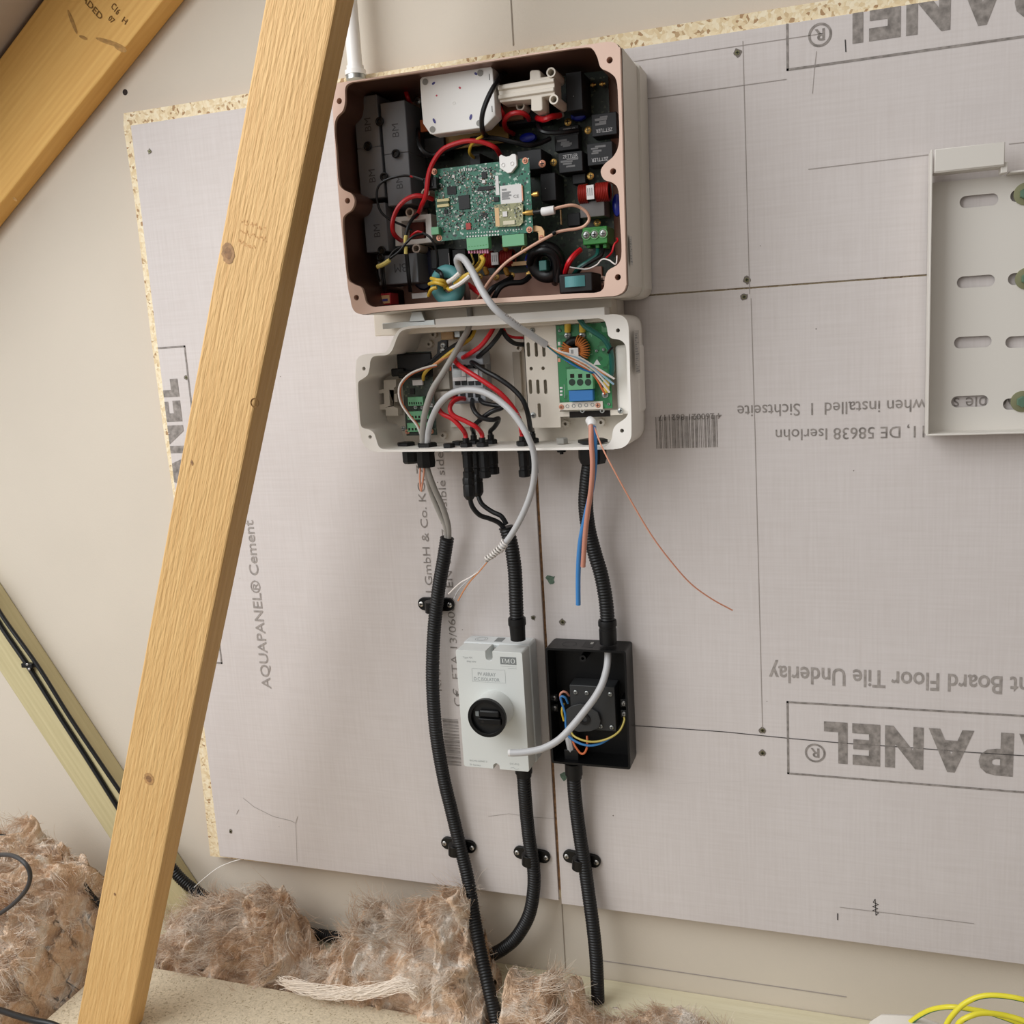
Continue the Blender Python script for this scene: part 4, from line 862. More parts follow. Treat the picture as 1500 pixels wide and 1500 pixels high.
# communication board at left
yq = -.044
qb = MB().bpx((586, 517), (640, 637), yq, yq + .0016).build('comms_board', M_pcbdark, wb)
for tl, br in (((597, 582), (620, 594)), ((596, 603), (628, 614)), ((596, 620), (628, 632))):
    o = MB().bpx(tl, br, yq - .010, yq).build('green_terminal', M_gconn, qb, bevel=.0005); n = 6; b = MB()
    for i in range(n): b.bpx((tl[0] + 2 + (br[0] - tl[0] - 3) * i / n, br[1] - 5), (tl[0] + 2 + (br[0] - tl[0] - 3) * (i + .6) / n, br[1] - 1.5), yq - .0102, yq - .009)
    b.build('wire_openings', M_dark, o)
for px, py, m in ((597, 632.5, M_copper), (632, 632, M_copper), (591, 627.5, M_zinc), (629, 521.5, M_gold), (596, 533, M_zinc), (609, 596.5, M_zinc), (619, 597, M_zinc), (632, 594, M_zinc)): screw(P(px, py, yq), .0036, m, qb)
MB().bpx((604, 557), (619, 564), yq - .004, yq).build('label', M_label, qb); MB().bpx((600, 569), (607, 577), yq - .002, yq).build('chip', M_black, qb)
MB().bpx((580, 519), (634, 552), yq - .006, yq - .002).build('black_cover', M_black, qb, bevel=.002)
MB().bpx((572, 540), (592, 551), yq - .012, yq - .002).build('black_plug', M_blackgloss, qb, bevel=.002)
# cream latch arms
la = MB().prism(xz([(562, 557), (580, 556), (580, 566), (577, 568), (577, 596), (583, 598), (583, 609), (565, 609), (565, 600), (549, 600), (547, 573), (562, 570)], -.036), -.036, -.02, [xz([(553, 577), (562, 576), (563, 592), (554, 593)], -.036), xz([(570, 571), (577, 571), (577, 594), (571, 594)], -.036)]).build('latch_arm', M_cream, wb, bevel=.0006)
part(wb, 'latch_button', M_cream, (573, 577), (582, 589), -.034, -.02)
# black bracket with screws, relay box
bb = MB().prism(xz([(641, 501), (647, 498), (655, 498), (655, 512), (648, 520), (636, 530), (628, 536), (624, 533), (640, 518)], -.06), -.06, -.055).build('black_bracket', M_black, wb, bevel=.0005)
for px, py in ((649, 506), (648.5, 514)): screw(P(px, py, -.06), .0040, M_zinc, bb)
lp_('beige_box', M_tan, (645, 482), (664, 497), -.034, bv=.001); lp_('connector', M_zinc, (664, 481), (674, 494), -.03)
# grey terminal block
yb_ = -.066
tg = MB().bpx((660, 521), (714, 590), -.040, -.016).build('terminal_block', M_termgrey, wb, bevel=.001)
MB().bpx((660.5, 516), (708, 534), yb_, -.038).build('upper_clamp', M_termgrey, tg, bevel=.001); MB().bpx((660.5, 570), (712, 588), yb_, -.038).build('lower_clamp', M_termgrey, tg, bevel=.001); MB().bpx((661, 534), (708, 570), -.058, -.038).build('rail_body', mat('rail body', (176, 178, 180), .45), tg, bevel=.0008)
for i in range(4):
    for py, yy in ((535.5, -.0665), (577, -.0665)): MB().bpx((663 + 11 * i, py - 1), (671 + 11 * i, py + (4 if py < 560 else 5)), yy, -.05).build('clamp_slot', M_black, tg)
    MB().bpx((666 + 10 * i, 558), (674 + 10 * i, 564), -.0592, -.05).build('test_slot', M_black, tg)
for px in (663, 684): MB().bpx((px, 553), (px + 20, 557.5), -.0605, -.055).build('bridge', M_label, tg)
for px in (676, 694): MB().bpx((px, 541), (px + 6, 551), -.0605, -.055).build('marker', M_label, tg)
b = MB()
for i in range(4): b.bpx((663, 543 + 2.6 * i), (675, 544.2 + 2.6 * i), -.0585, -.0575)
b.build('marker_strip', M_zinc, tg)
lp_('orange_marker', mat('orange tab', (206, 84, 40), .5), (658, 533), (661, 543), -.055); lp_('din_foot', M_cream, (640, 540), (659, 570), -.026); lp_('din_foot', M_cream, (637, 574), (662, 584), -.03)
hx = lambda px, py, y, r, h, m=M_black, name='gland_nut': MB().lathe(P(px, py, y) - Vector((0, 0, h)), (0, 0, 1), [(0, r * .96), (h * .1, r), (h * .85, r), (h, r * .85)], 6 if r > .0095 else 8).build(name, m, wb, ang=25)
zb_in = P(720, 657, YL).z + .0005
def nut(px, y, r, h=.006, m=M_black, name='gland_nut'):
    q = P(px, 640, y); c = Vector((q.x, y, zb_in)); o = MB().lathe(c, (0, 0, 1), [(0, r), (h * .85, r), (h, r * .85)], 6).build(name, m, wb, ang=25); return c + Vector((0, 0, h))
nuts = {}
for k, px, y, r in (('g1', 594, -.052, .0135), ('g2', 625, -.068, .0145), ('s1', 657, -.082, .0085), ('s2', 670, -.055, .0085), ('r1', 682, -.078, .0088), ('r2', 706, -.078, .0088), ('b1', 694, -.045, .0088), ('b2', 719, -.045, .0088), ('r3', 765, -.075, .0088), ('b3', 780, -.045, .0088)): nuts[k] = nut(px, y, r)
nut(823, -.062, .008, .007, M_greyplug, 'vent_plug'); nut(868, -.062, .0200, .0045)
for k in ('r1', 'r2', 'b1', 'b2', 'r3', 'b3'): MB().cyl(nuts[k], nuts[k] + Vector((0, 0, .006)), .0045, n=12).build('lead_seal', M_black, wb)
def lead(k, pp, m, r=.0032, n=8):
    c = nuts[k] + Vector((0, 0, .003)); return MB().tube(spline([c, c + Vector((0, 0, .008))] + [P(*p) for p in pp], n), r, 10).build('lead', m, wb)
lead('r1', [(676, 627, -.086), (663, 614, -.088), (648, 606, -.088), (642, 596, -.088), (648, 586, -.085), (660, 581, -.078), (668, 583, -.064)], M_red)
lead('r2', [(698, 626, -.088), (682, 617, -.09), (665, 609, -.092), (659, 599, -.092), (663, 589, -.088), (672, 584, -.08), (681, 584, -.064)], M_red)
lead('b1', [(692, 626, -.06), (700, 618, -.078), (718, 604, -.085), (734, 598, -.082), (734, 595, -.08), (722, 593, -.078), (708, 590, -.072), (702, 583, -.062)], M_blackw)
lead('b2', [(724, 626, -.055), (729, 618, -.066), (730, 613, -.076), (722, 615, -.084), (708, 613, -.088), (697, 605, -.088), (692, 594, -.08), (692, 584, -.062)], M_blackw)
lead('r3', [(764, 632, -.08), (761, 615, -.088), (752, 598, -.09), (735, 578, -.092), (712, 561, -.092), (690, 547, -.09), (675, 537, -.084), (667, 529, -.075), (666, 523, -.062)], M_red, .0034)
lead('b3', [(777, 628, -.07), (774, 610, -.085), (767, 588, -.09), (752, 570, -.09), (730, 554, -.09), (710, 543, -.086), (697, 534, -.078), (690, 530, -.062)], M_blackw, .0034)
for pp, m in (([(724, 478, -.06), (716, 492, -.075), (704, 507, -.08), (690, 517, -.078), (678, 524, -.064)], M_red), ([(738, 478, -.055), (730, 492, -.07), (718, 507, -.078), (706, 518, -.074), (699, 524, -.062)], M_blackw),
              ([(738, 482, -.06), (742, 490, -.06), (752, 494, -.055), (768, 495, -.045)], M_red), ([(736, 484, -.06), (743, 495, -.064), (754, 503, -.058), (768, 505, -.045)], M_blackw)): wire(wb, pp, .0032 if pp[0][0] < 738 or pp[1][0] < 735 else .002, m, 'lead')
wire(wb, [(697, 480, -.05), (690, 495, -.066), (675, 506, -.07), (660, 516, -.07), (640, 532, -.068), (627, 541, -.066), (621, 549, -.062), (620, 556, -.05)], .0024, M_yel, 'lead'); wire(wb, [(692, 480, -.05), (680, 498, -.064), (655, 515, -.064), (632, 534, -.064), (610, 545, -.06), (586, 548, -.056)], .0044, M_blackw, 'lead_bundle')
wire(wb, [(664, 518, -.066), (650, 525, -.07), (632, 537, -.07)], .0018, M_orangew, 'lead')
wire(wb, [(640, 534, -.07), (618, 540, -.076), (600, 548, -.080), (588, 560, -.082), (584, 574, -.082), (588, 592, -.082), (600, 610, -.08), (611, 624, -.078), (617, 640, -.072), (620, 650, -.068)], .0014, M_whitew, 'thin_pair'); wire(wb, [(640, 536, -.069), (620, 541, -.074), (602, 549, -.078), (590, 561, -.08), (586, 574, -.08), (590, 592, -.08), (602, 610, -.078), (613, 624, -.076), (618, 640, -.071), (621, 650, -.067)], .0012, M_orange, 'thin_pair')
# glands and plugs below
zo = P(720, 661, YL).z
def below(px, y, prof, name, m=M_black, n=16):
    q = P(px, 670, y); return MB().lathe((q.x, y, zo + .0005), (0, 0, -1), prof, n).build(name, m, wb, ang=25)
below(602, -.050, [(0, .0115), (.004, .0115), (.0041, .0125), (.018, .0125), (.021, .010)], 'cable_gland', n=8); below(624, -.068, [(0, .0140), (.004, .0140), (.0041, .0128), (.018, .0135), (.024, .0125), (.025, .006)], 'cable_gland', n=8)
below(657, -.082, [(0, .007), (.0015, .007)], 'blank_plug')
mc = [(0, .0082), (.006, .0082), (.0065, .0074), (.024, .0074), (.025, .0066), (.029, .0066), (.030, .0082), (.038, .0080), (.039, .006)]
for px, y in ((685, -.078), (709, -.078), (722, -.045), (698, -.045), (767, -.075), (779, -.045)): below(px, y, mc, 'panel_connector', n=10)
below(823, -.062, [(0, .0092), (.005, .0092), (.006, .006), (.008, .006), (.0085, .0025), (.011, .0025)], 'vent_cap'); 
below(868, -.062, [(0, .0180), (.005, .0180), (.0052, .0190), (.017, .0190), (.024, .0165), (.025, .0115)], 'cable_gland', n=8)

# ------------------------------------------------------------------ conduits
def conduit(pp, label, r=.0103, parent=None, name='conduit', n=14):
    pts = resample(path(pp, 14), .00105); fnr = (0, .0, -.0011, -.0011)
    o = MB().tube(pts, r, n, caps=True, rf=lambda i: r + (0, 0, -.0013, -.0006)[i % 4]).build(name, M_conduit, parent, ang=60)
    if label: tag(o, label, 'conduit')
    return o
def coupling(pos, d, prof, parent, name='coupling', n=14): return MB().lathe(pos, d, prof, n).build(name, M_black, parent, ang=30)
def run(label, pp, at):
    t = thing('conduit', label, 'conduit', P(*at)); conduit(pp, None, parent=t, name='corrugated_tube'); return t
CONL = [(655, 788, -.034), (650, 820, -.032), (643, 860, -.026), (637, 910, -.022), (634, 960, -.022), (634, 1010, -.022), (639, 1075, -.021), (650, 1140, -.019), (662, 1190, -.017), (673, 1236, -.017), (686, 1290, -.024), (694, 1340, -.042), (703, 1390, -.066), (714, 1440, -.086), (727, 1495, -.098), (733, 1520, -.1)]
t1 = run('long black corrugated conduit curving down from two grey cables, left of the isolators', CONL, (728, 1500, -.098))
pts = path(CONL[:2], 4); d = (pts[0] - pts[1]).normalized(); MB().cyl(pts[0] + d * .0004, pts[0] + d * .0008, .0078, n=16).build('open_end', M_dark, t1)
C2 = [(741, 772, -.05), (748, 795, -.048), (753, 825, -.046), (755, 850, -.045), (756, 880, -.045), (757, 908, -.045)]
t2 = run('short black corrugated conduit entering the top of the white isolator', C2, (757, 935, -.045))
cp = [(0, .0125), (.004, .0128), (.010, .0128), (.0105, .0115), (.028, .0108), (.032, .0108)]
q = P(757, 905, -.045); coupling(q, (0, 0, -1), cp, t2)
C3 = [(767, 1135, -.034), (769, 1165, -.03), (772, 1200, -.022), (776, 1235, -.018), (781, 1265, -.017), (782, 1300, -.017), (775, 1340, -.018), (757, 1372, -.018), (738, 1389, -.018), (722, 1398, -.018)]
t3 = run('black corrugated conduit from the foot of the white isolator, bending left into insulation', C3, (722, 1398, -.02))
q = P(767, 1126, -.034); coupling(q + Vector((0, 0, .006)), (0, 0, -1), [(0, .0128), (.012, .0128), (.0125, .0112), (.018, .0112)], t3)
C4 = [(864, 678, -.062), (860, 705, -.055), (858, 740, -.045), (862, 775, -.036), (871, 810, -.030), (880, 840, -.027), (886, 870, -.026), (889, 895, -.026), (890, 915, -.026)]
t4 = run('black corrugated conduit between the wiring box and the open black box', C4, (890, 940, -.026))
q = P(889.5, 908, -.026); coupling(q, (0, 0, -1), [(0, .0125), (.003, .0132), (.008, .0132), (.0085, .0118), (.013, .0118), (.0135, .0125), (.034, .0122)], t4)
C5 = [(840, 1135, -.026), (842, 1165, -.024), (846, 1200, -.019), (851, 1235, -.017), (856, 1265, -.017), (863, 1315, -.02), (869, 1360, -.026), (873, 1400, -.03), (875, 1440, -.034), (876, 1468, -.036)]
t5 = run('black corrugated conduit dropping straight from the open black box', C5, (876, 1466, -.036))
q = P(840, 1121, -.026); coupling(q + Vector((0, 0, .004)), (0, 0, -1), [(0, .0128), (.018, .0128), (.0185, .0112), (.024, .0112)], t5)
C6 = [(232, 1245, -.032), (262, 1284, -.028), (290, 1307, -.018), (330, 1330, -.004), (380, 1349, .004), (440, 1364, .006), (486, 1372, .006), (520, 1376, .006)]
tag(conduit(C6, None, .0098), 'black corrugated conduit lying low along the wall, half buried in insulation', 'conduit')
def saddle(px, py, ang, label, ldx=0):
    c = P(px, py, 0); t = thing('conduit_saddle', label, 'conduit clip', (c.x, 0, c.z), 'conduit saddles'); M_ = M_blackgloss
    r = math.radians(ang); xd = Vector((math.cos(r), 0, math.sin(r))); zd = Vector((-xd.z, 0, xd.x))
    pl = [(c + xd * (a * .0285 + ldx) + zd * 0) for a in (-1, 1)]; out = []
    for k, s in ((1, 1), (0, -1)):
        for i in range(9):
            a = -math.pi / 2 + math.pi * i / 8; p = pl[k] - xd * s * .0095 + xd * (s * .0100 * math.cos(a)) + zd * (.0100 * math.sin(a) * s); out.append((p.x, p.z))
    MB().prism(out, -.0055, -.0003).build('base', M_, t, bevel=.001)
    MB().lathe(c + Vector((0, -.017, 0)) - zd * .0085, zd, [(0, .0113), (.017, .0113)], 18).build('strap', M_, t, bevel=.0006)
    for k in (0, 1): screw(pl[k] + xd * (.0055 * (1 - 2 * k)) + Vector((0, -.0055, 0)), .0038, M_steel, t)
saddle(640, 884, 0, 'conduit saddle highest up, on the long left conduit'); saddle(673, 1236, -3, 'conduit saddle low on the long left conduit'); saddle(780, 1250, -4, 'conduit saddle below the white isolator'); saddle(853, 1256, -5, 'conduit saddle below the open black box')

# ------------------------------------------------------------------ white isolator
yi, ym = -.066, -.034
iso = thing('isolator_switch', 'closed white isolator box with a black rotary knob', 'isolator', P(725, 1120, -.01))
a, c = P(668, 950, yi), P(772, 1131, yi); a2 = P(678, 1122, yi); ix0, ix1, iz1, iz0 = (a.x + a2.x) / 2 + .0005, (P(767, 958, yi).x + P(773, 1130, yi).x) / 2, (a.z + P(767, 958, yi).z) / 2, (c.z + a2.z) / 2
nx = (ix0 + ix1) / 2 + .0005
def notch(z, s): return [(nx + .0052 * math.cos(t), z + s * (.0085 + .0052 * math.sin(-t) * -1 * -1) ) for t in [math.pi * i / 8 for i in range(9)]]
def lid_out():
    r = .003; o = rrect(ix0, ix1, iz0, iz1, r, 3); res = []
    top = [(nx + .0052, iz1)] + [(nx + .0052 * math.cos(t), iz1 - .009 - .0052 * math.sin(t)) for t in [math.pi * i / 8 for i in range(9)]] + [(nx - .0052, iz1)]
    bot = [(nx - .0048, iz0)] + [(nx - .0048 * math.cos(t), iz0 + .004 + .0048 * math.sin(t)) for t in [math.pi * i / 8 for i in range(9)]] + [(nx + .0048, iz0)]
    return o[:4] + top + o[4:12] + bot + o[12:]
lid = MB().prism(lid_out(), yi, ym).build('lid', M_caulk, iso, bevel=.0012)
kq = .0012
base = MB().box(ix0 - kq, ix1 + kq, ym + .0006, -.0005, iz0 - kq, iz1 + kq).build('base', M_iso2, iso, bevel=.003)
for px, w in ((nx, iz1), ): 
    screw((nx, ym - .004, iz1 - .007), .0035, M_greyplug, iso); screw((nx, ym - .004, iz0 + .004), .0035, M_greyplug, iso)
zt_ = iz1 + kq + .0002
def topmark(parent, cx, cy, r0, r1, m, z=zt_):
    n = 24; an = [2 * math.pi * i / n for i in range(n)]
    MB().add([(cx + r0 * math.cos(t), cy + r0 * math.sin(t), z) for t in an] + [(cx + r1 * math.cos(t), cy + r1 * math.sin(t), z) for t in an], [(i, (i + 1) % n, n + (i + 1) % n, n + i) for i in range(n)]).build('knockout', m, parent)
topmark(base, ix0 + .022, -.017, .0095, .0086, M_isoink); topmark(base, ix0 + .022, -.017, .0062, .0055, M_isoink)
MB().box(nx - .006, nx + .006, -.026, -.008, zt_ - .001, zt_).build('top_recess', M_isobadge, base)
# knob
kc = P(714, 1051, -.099); kx, kz = kc.x, kc.z
MB().cyl((kx, yi + .001, kz), (kx, -.097, kz), .0278, .0272, n=40).build('knob_collar', M_caulk, iso)
kb = MB().prism(circ((kx, kz), .0278, 44), -.103, -.0965, [circ((kx, kz), .0228, 44)]).build('knob_ring', M_blackgloss, iso, bevel=.0008)
MB().cyl((kx, -.0975, kz), (kx, -.0968, kz), .0232, n=40).build('knob_floor', mat('knob well', (10, 10, 11), .4), iso)
hd = MB().box(kx - .0115, kx + .0215, -.1055, -.0972, kz - .0085, kz + .0005).build('handle', M_blackgloss, kb, bevel=.001)
MB().box(kx - .0115, kx + .0190, -.1025, -.0972, kz + .0005, kz + .0115).build('handle_step', M_black, kb, bevel=.003); MB().box(kx - .0175, kx - .0125, -.0992, -.0972, kz + .001, kz + .008).build('position_window', M_isobadge, kb); c = Vector((kx - .005, -.1057, kz - .004)); MB().cyl(c, (c.x, c.y + .002, c.z), .002, n=12).build('lock_hole', M_dark, hd)
def itxt(t, px, py, h, w, m=M_isoink, bold=.0): 
    MB().text(t, P(px, py, yi - .0002), Vector((1, 0, 0)), Vector((0, 0, 1)), h, width=w, bold=bold).build('printed_text', m, lid, smooth=False)
itxt('PV ARRAY', 700, 989.5, .0050, .027, bold=.01); itxt('D.C.ISOLATOR', 694.5, 996.5, .0050, .0385, bold=.01)
itxt('Type 4X', 678, 964, .0026, .0145); itxt('IP66 NW', 684, 970, .0026, .0140); itxt('IEC/AS 60947.3', 688, 1115, .0026, .0270); itxt('SI Series', 688.5, 1121, .0026, .0165); itxt('DC-PV2', 747, 1120, .0026, .0140)
fp = P(691, 979, yi), P(741, 1001, yi); b = MB(); w = .0003
for q in ((fp[0].x, fp[1].x, fp[1].z, fp[1].z + w), (fp[0].x, fp[1].x, fp[0].z - w, fp[0].z), (fp[0].x, fp[0].x + w, fp[1].z, fp[0].z), (fp[1].x - w, fp[1].x, fp[1].z, fp[0].z)): b.add([(q[0], yi - .0002, q[2]), (q[1], yi - .0002, q[2]), (q[1], yi - .0002, q[3]), (q[0], yi - .0002, q[3])], [(0, 1, 2, 3)])
b.build('printed_frame', M_isoink, lid, smooth=False)
a, c = P(732.5, 962, yi), P(756.5, 974, yi)
bg = MB().box(a.x, c.x, yi - .0003, yi, c.z, a.z).build('maker_badge', M_isobadge, lid)
W_ = c.x - a.x; hh = (a.z - c.z) * .66; zb0 = c.z + (a.z - c.z) * .17; b = MB(); yy = yi - .0005
def bar(x0, x1, z0, z1): b.add([(x0, yy, z0), (x1, yy, z0), (x1, yy, z1), (x0, yy, z1)], [(0, 1, 2, 3)])
def quad(*p): b.add([(q[0], yy, q[1]) for q in p], [(0, 1, 2, 3)])
X = a.x + W_ * .09; s_ = hh * .09
bar(X + .0008, X + .0024, zb0, zb0 + hh); bar(X, X + .0032, zb0, zb0 + s_); bar(X, X + .0032, zb0 + hh - s_, zb0 + hh)
X = a.x + W_ * .27; mw = W_ * .32
bar(X + .0004, X + .0010, zb0, zb0 + hh); bar(X - .0003, X + .0018, zb0, zb0 + s_); bar(X + mw - .0018, X + mw - .0003, zb0, zb0 + hh); bar(X + mw - .0026, X + mw + .0005, zb0, zb0 + s_); bar(X - .0003, X + .0015, zb0 + hh - s_, zb0 + hh); bar(X + mw - .0018, X + mw + .0005, zb0 + hh - s_, zb0 + hh)
quad((X + .0004, zb0 + hh), (X + .0018, zb0 + hh), (X + mw * .54, zb0), (X + mw * .40, zb0)); quad((X + mw - .0018, zb0 + hh), (X + mw - .0010, zb0 + hh), (X + mw * .52, zb0), (X + mw * .42, zb0))
ox, oz = a.x + W_ * .79, zb0 + hh / 2; n = 26
for i in range(n):
    f = lambda t, s: (ox + W_ * .135 * s * math.cos(t) * (1 if s == 1 else .80), oz + hh * .5 * s * math.sin(t) * (1 if s == 1 else 1.18))
    t0, t1 = 2 * math.pi * i / n, 2 * math.pi * (i + 1) / n; quad(f(t0, 1), f(t1, 1), f(t1, .74), f(t0, .74))
b.build('badge_letters', M_caulk, bg, smooth=False)
for i, w in enumerate((.0235, .012)): MB().bpx((733.5 if i == 0 else 744, 976 + 3 * i), (757, 977 + 3 * i), yi - .0002, yi).build('small_print', M_isoink, lid)
MB().tube(path([(748, 1125, yi - .0003), (752, 1124.5, yi - .0003), (756, 1127, yi - .0003), (760, 1126, yi - .0003)], 4), .0002, 5).build('switch_symbol', M_isoink, lid)

# ------------------------------------------------------------------ open black isolator base
ya = -.046
ab = thing('isolator_box', 'open black isolator box, cover off, coloured wires and a grey cable inside', 'isolator', P(865, 1120, -.01))
ax0, ax1 = (P(800, 949, ya).x + P(806.5, 1117, ya).x) / 2, (P(916.5, 954, ya).x + P(924, 1128, ya).x) / 2; az1, az0 = (P(800, 949, ya).z + P(916.5, 954, ya).z) / 2, (P(806.5, 1117, ya).z + P(924, 1128, ya).z) / 2
MB().prism(rrect(ax0, ax1, az0, az1, .003, 3), ya, -.004, [rrect(ax0 + .003, ax1 - .003, az0 + .003, az1 - .003, .002, 3)], back=False).build('box_walls', M_blackgloss, ab)
MB().prism(rrect(ax0 + .0005, ax1 - .0005, az0 + .0005, az1 - .0005, .003, 3), -.0065, -.0006).build('box_floor', M_blackgloss, ab)
topmark(ab, ax0 + .030, -.025, .0105, .0098, M_relay, az1 + .0003); MB().box(ax0 + .050, ax0 + .066, -.036, -.012, az1 - .001, az1 + .0002).build('top_recess', mat('recess', (8, 8, 8), .5), ab); MB().box(ax0 + .059, ax0 + .063, -.022, -.014, az1, az1 + .0004).build('recess_label', M_greyplug, ab)
for px, py in ((854, 964), (861, 1117)):
    c = P(px, py, -.03); MB().prism(circ((c.x, c.z), .0048, 16), -.032, -.006, [circ((c.x, c.z), .0022, 12)]).build('screw_post', M_black, ab)
sw = MB().bpx((834, 1003), (903, 1072), -.036, -.006).build('switch_block', mat('switch grey', (40, 41, 42), .5), ab, bevel=.001)
MB().prism(xz([(829, 1040), (838, 1034), (850, 1031), (862, 1035), (876, 1044), (880, 1056), (878, 1066), (866, 1071), (846, 1072), (830, 1066)], -.041), -.041, -.036).build('switch_face', mat('switch face', (48, 49, 50), .45), sw, bevel=.0006)
c = P(856, 1053, -.0412); MB().prism(circ((c.x, c.z), .0085, 20), -.043, -.041, [circ((c.x, c.z), .0045, 14)]).build('spindle_ring', M_black, sw)
for px, py in ((843, 1014), (859.5, 1015), (894, 1017), (880, 1064), (896, 1065.5), (854, 1067.5)): screw(P(px, py, -.0362), .0032, M_zinc, sw, 'terminal_screw')
for px, py in ((811, 1023), (812, 1038), (913.5, 1031), (914, 1046.5)):
    c = P(px, py, -.03); o = MB().box(c.x - .005, c.x + .005, -.028, -.006, c.z - .0055, c.z + .0055).build('earth_terminal', M_black, ab, bevel=.0005); screw((c.x, -.028, c.z), .0036, M_steel, o, 'terminal_screw', h=.003)
wire(ab, [(834, 1019, -.03), (829, 1014, -.036), (824, 1013.5, -.038), (820.5, 1018, -.038), (822, 1028, -.03)], .0016, M_brown, 'core'); wire(ab, [(832, 1030, -.03), (828, 1022, -.036), (822, 1020, -.038), (822, 1026, -.036), (828, 1046, -.034), (829, 1064, -.036), (832, 1077, -.04), (845, 1087, -.042), (862, 1092, -.042), (880, 1089, -.04), (897, 1079, -.03)], .0017, M_blue, 'core'); wire(ab, [(826, 1030, -.03), (823, 1042, -.034), (826, 1056, -.034)], .0016, M_yel, 'core')
wire(ab, [(836, 1071, -.034), (842, 1079, -.041), (858, 1085.5, -.044), (876, 1086, -.044), (895, 1080, -.042), (908, 1070, -.036), (914.5, 1056, -.03), (914, 1049, -.026)], .0015, mat('earth core', (196, 176, 84), .4), 'core'); wire(ab, [(838, 1082, -.034), (842, 1092, -.038), (850, 1103, -.04), (856, 1103, -.04), (860, 1094, -.038), (860, 1078, -.03)], .0016, M_orange, 'core')
wire(ab, [(832, 1072, -.032), (834, 1085, -.034), (837, 1100, -.03)], .0058, M_greyc, 'cable_sheath')
part(ab, 'entry_block', M_black, (826, 1098), (848, 1116), -.036, -.006, .001)
gc = thing('grey_cable', 'short grey cable arching out of the open black box, cut end over the white isolator', 'cable', P(890, 958, -.03))
MB().tube(path([(890, 950, -.03), (890.5, 962, -.032), (888.5, 980, -.040), (882, 1002, -.052), (871, 1022, -.062), (856, 1042, -.072), (838, 1064, -.082), (818, 1084, -.09), (796, 1096, -.096), (775, 1101, -.1), (760, 1102.5, -.102), (748, 1102.8, -.103)], 8), .0050, 14).build('sheath', M_greyc, gc)
e0, e1 = P(748, 1102.8, -.103), P(744.6, 1102.8, -.1035); MB().cyl(e0, e1, .0047, n=14).build('cut_end', M_label, gc)

# ------------------------------------------------------------------ solar leads into the middle conduit
def pvlead(label, px, y, py0, pp, L):
    q = P(px, py0, y); t = thing('solar_lead', label, 'cable', (q.x, y, q.z), 'solar leads')
    MB().lathe((q.x, y, q.z), (0, 0, -1), [(0, .0074), (.003, .0086), (.010, .0086), (.0105, .0078), (.013, .0086), (L, .0084), (L + .004, .0062), (L + .006, .0045)], 10).build('plug', M_black, t, ang=25)
    MB().tube(path(pp, 8), .0034, 10).build('lead', M_blackw, t)
pvlead('black solar lead with plug, left one of the pair under the wiring box', 686, -.078, 698, [(688, 722, -.078), (691, 740, -.076), (702, 754, -.07), (718, 760, -.062), (731, 766, -.055), (742, 778, -.050)], .026)
pvlead('black solar lead with plug, right one of the pair under the wiring box', 698, -.046, 694, [(699, 720, -.046), (705, 737, -.05), (720, 749, -.052), (734, 756, -.052), (742, 768, -.050)], .026)

# ------------------------------------------------------------------ grey data cables
g1c = thing('data_cable', 'grey data cable bridging both boxes, its coloured wires fanned out over the green board', 'cable', P(672, 380, -.13))
MB().tube(path([(685, 441, -.08), (683, 425, -.10), (676, 400, -.125), (670, 384, -.135), (672, 377, -.142), (680, 380, -.148), (692, 398, -.156), (706, 425, -.166), (724, 451, -.168), (750, 473, -.158), (775, 489, -.142), (800, 505, -.126)], 10), .0045, 12).build('sheath', M_greyc, g1c)
txt = MB(); a, c = P(741, 461, -.1685), P(772, 484, -.1495)
xd = (c - a).normalized(); nd = Vector((0, -1, 0)); zd = nd.cross(xd).normalized() * 1; 
if zd.z < 0: zd = -zd
txt.text('D7TYM', a - zd * .001 + Vector((0, -.002, 0)), xd, zd, .0032, width=.024); txt.build('printed_text', M_ink, g1c)
for i, (ex, ey, m) in enumerate(((900, 555, M_whitew), (899, 563, M_cyanw), (892, 565, M_whitew), (896, 553, M_orangew), (893, 575, M_whitew), (886, 577, M_orange), (883, 568, M_greenw), (878, 552, M_bluecap))):
    o = i - 3.5; MB().tube(path([(798, 503.5, -.127), (820, 518 + o * .9, -.122 + .001 * (i % 3)), (846, 530 + o * 2.2, -.112), (870, 543 + o * 1.6 + (ey - 560) * .25, -.1), (ex, ey, -.09)], 8), .0013, 6).build('wire', m, g1c)
g2c = thing('data_cable', 'pale grey data cable looping out of the wiring box to a wire-wrapped end', 'cable', P(625, 650, -.07))
MB().tube(path([(626, 652, -.070), (628, 630, -.078), (634, 610, -.088), (645, 590, -.100), (662, 576, -.108), (685, 571, -.112), (710, 575, -.115), (735, 590, -.118), (755, 610, -.122), (772, 637, -.124), (782, 665, -.12), (783, 695, -.112), (777, 725, -.104), (764, 757, -.098), (748, 785, -.094), (735, 801, -.092)], 8), .0042, 12).build('sheath', M_greyc, g2c)
tw = MB(); pts = resample(path([(741, 794, -.093), (733, 803, -.092), (724, 811, -.091), (711, 820, -.09)], 12), .0003); hel = []
ax_ = (pts[-1] - pts[0]).normalized(); u_ = ax_.orthogonal().normalized(); w_ = ax_.cross(u_)
for i, p in enumerate(pts):
    t = i / len(pts); a = 2 * math.pi * 9 * t; r_ = .0056 * (1 - .45 * t) * (1 + .12 * math.sin(i * .31)); hel.append(p + u_ * r_ * math.cos(a) + w_ * r_ * math.sin(a))
MB().tube(hel, .0011, 6).build('wire_wrap', M_whitew, g2c)
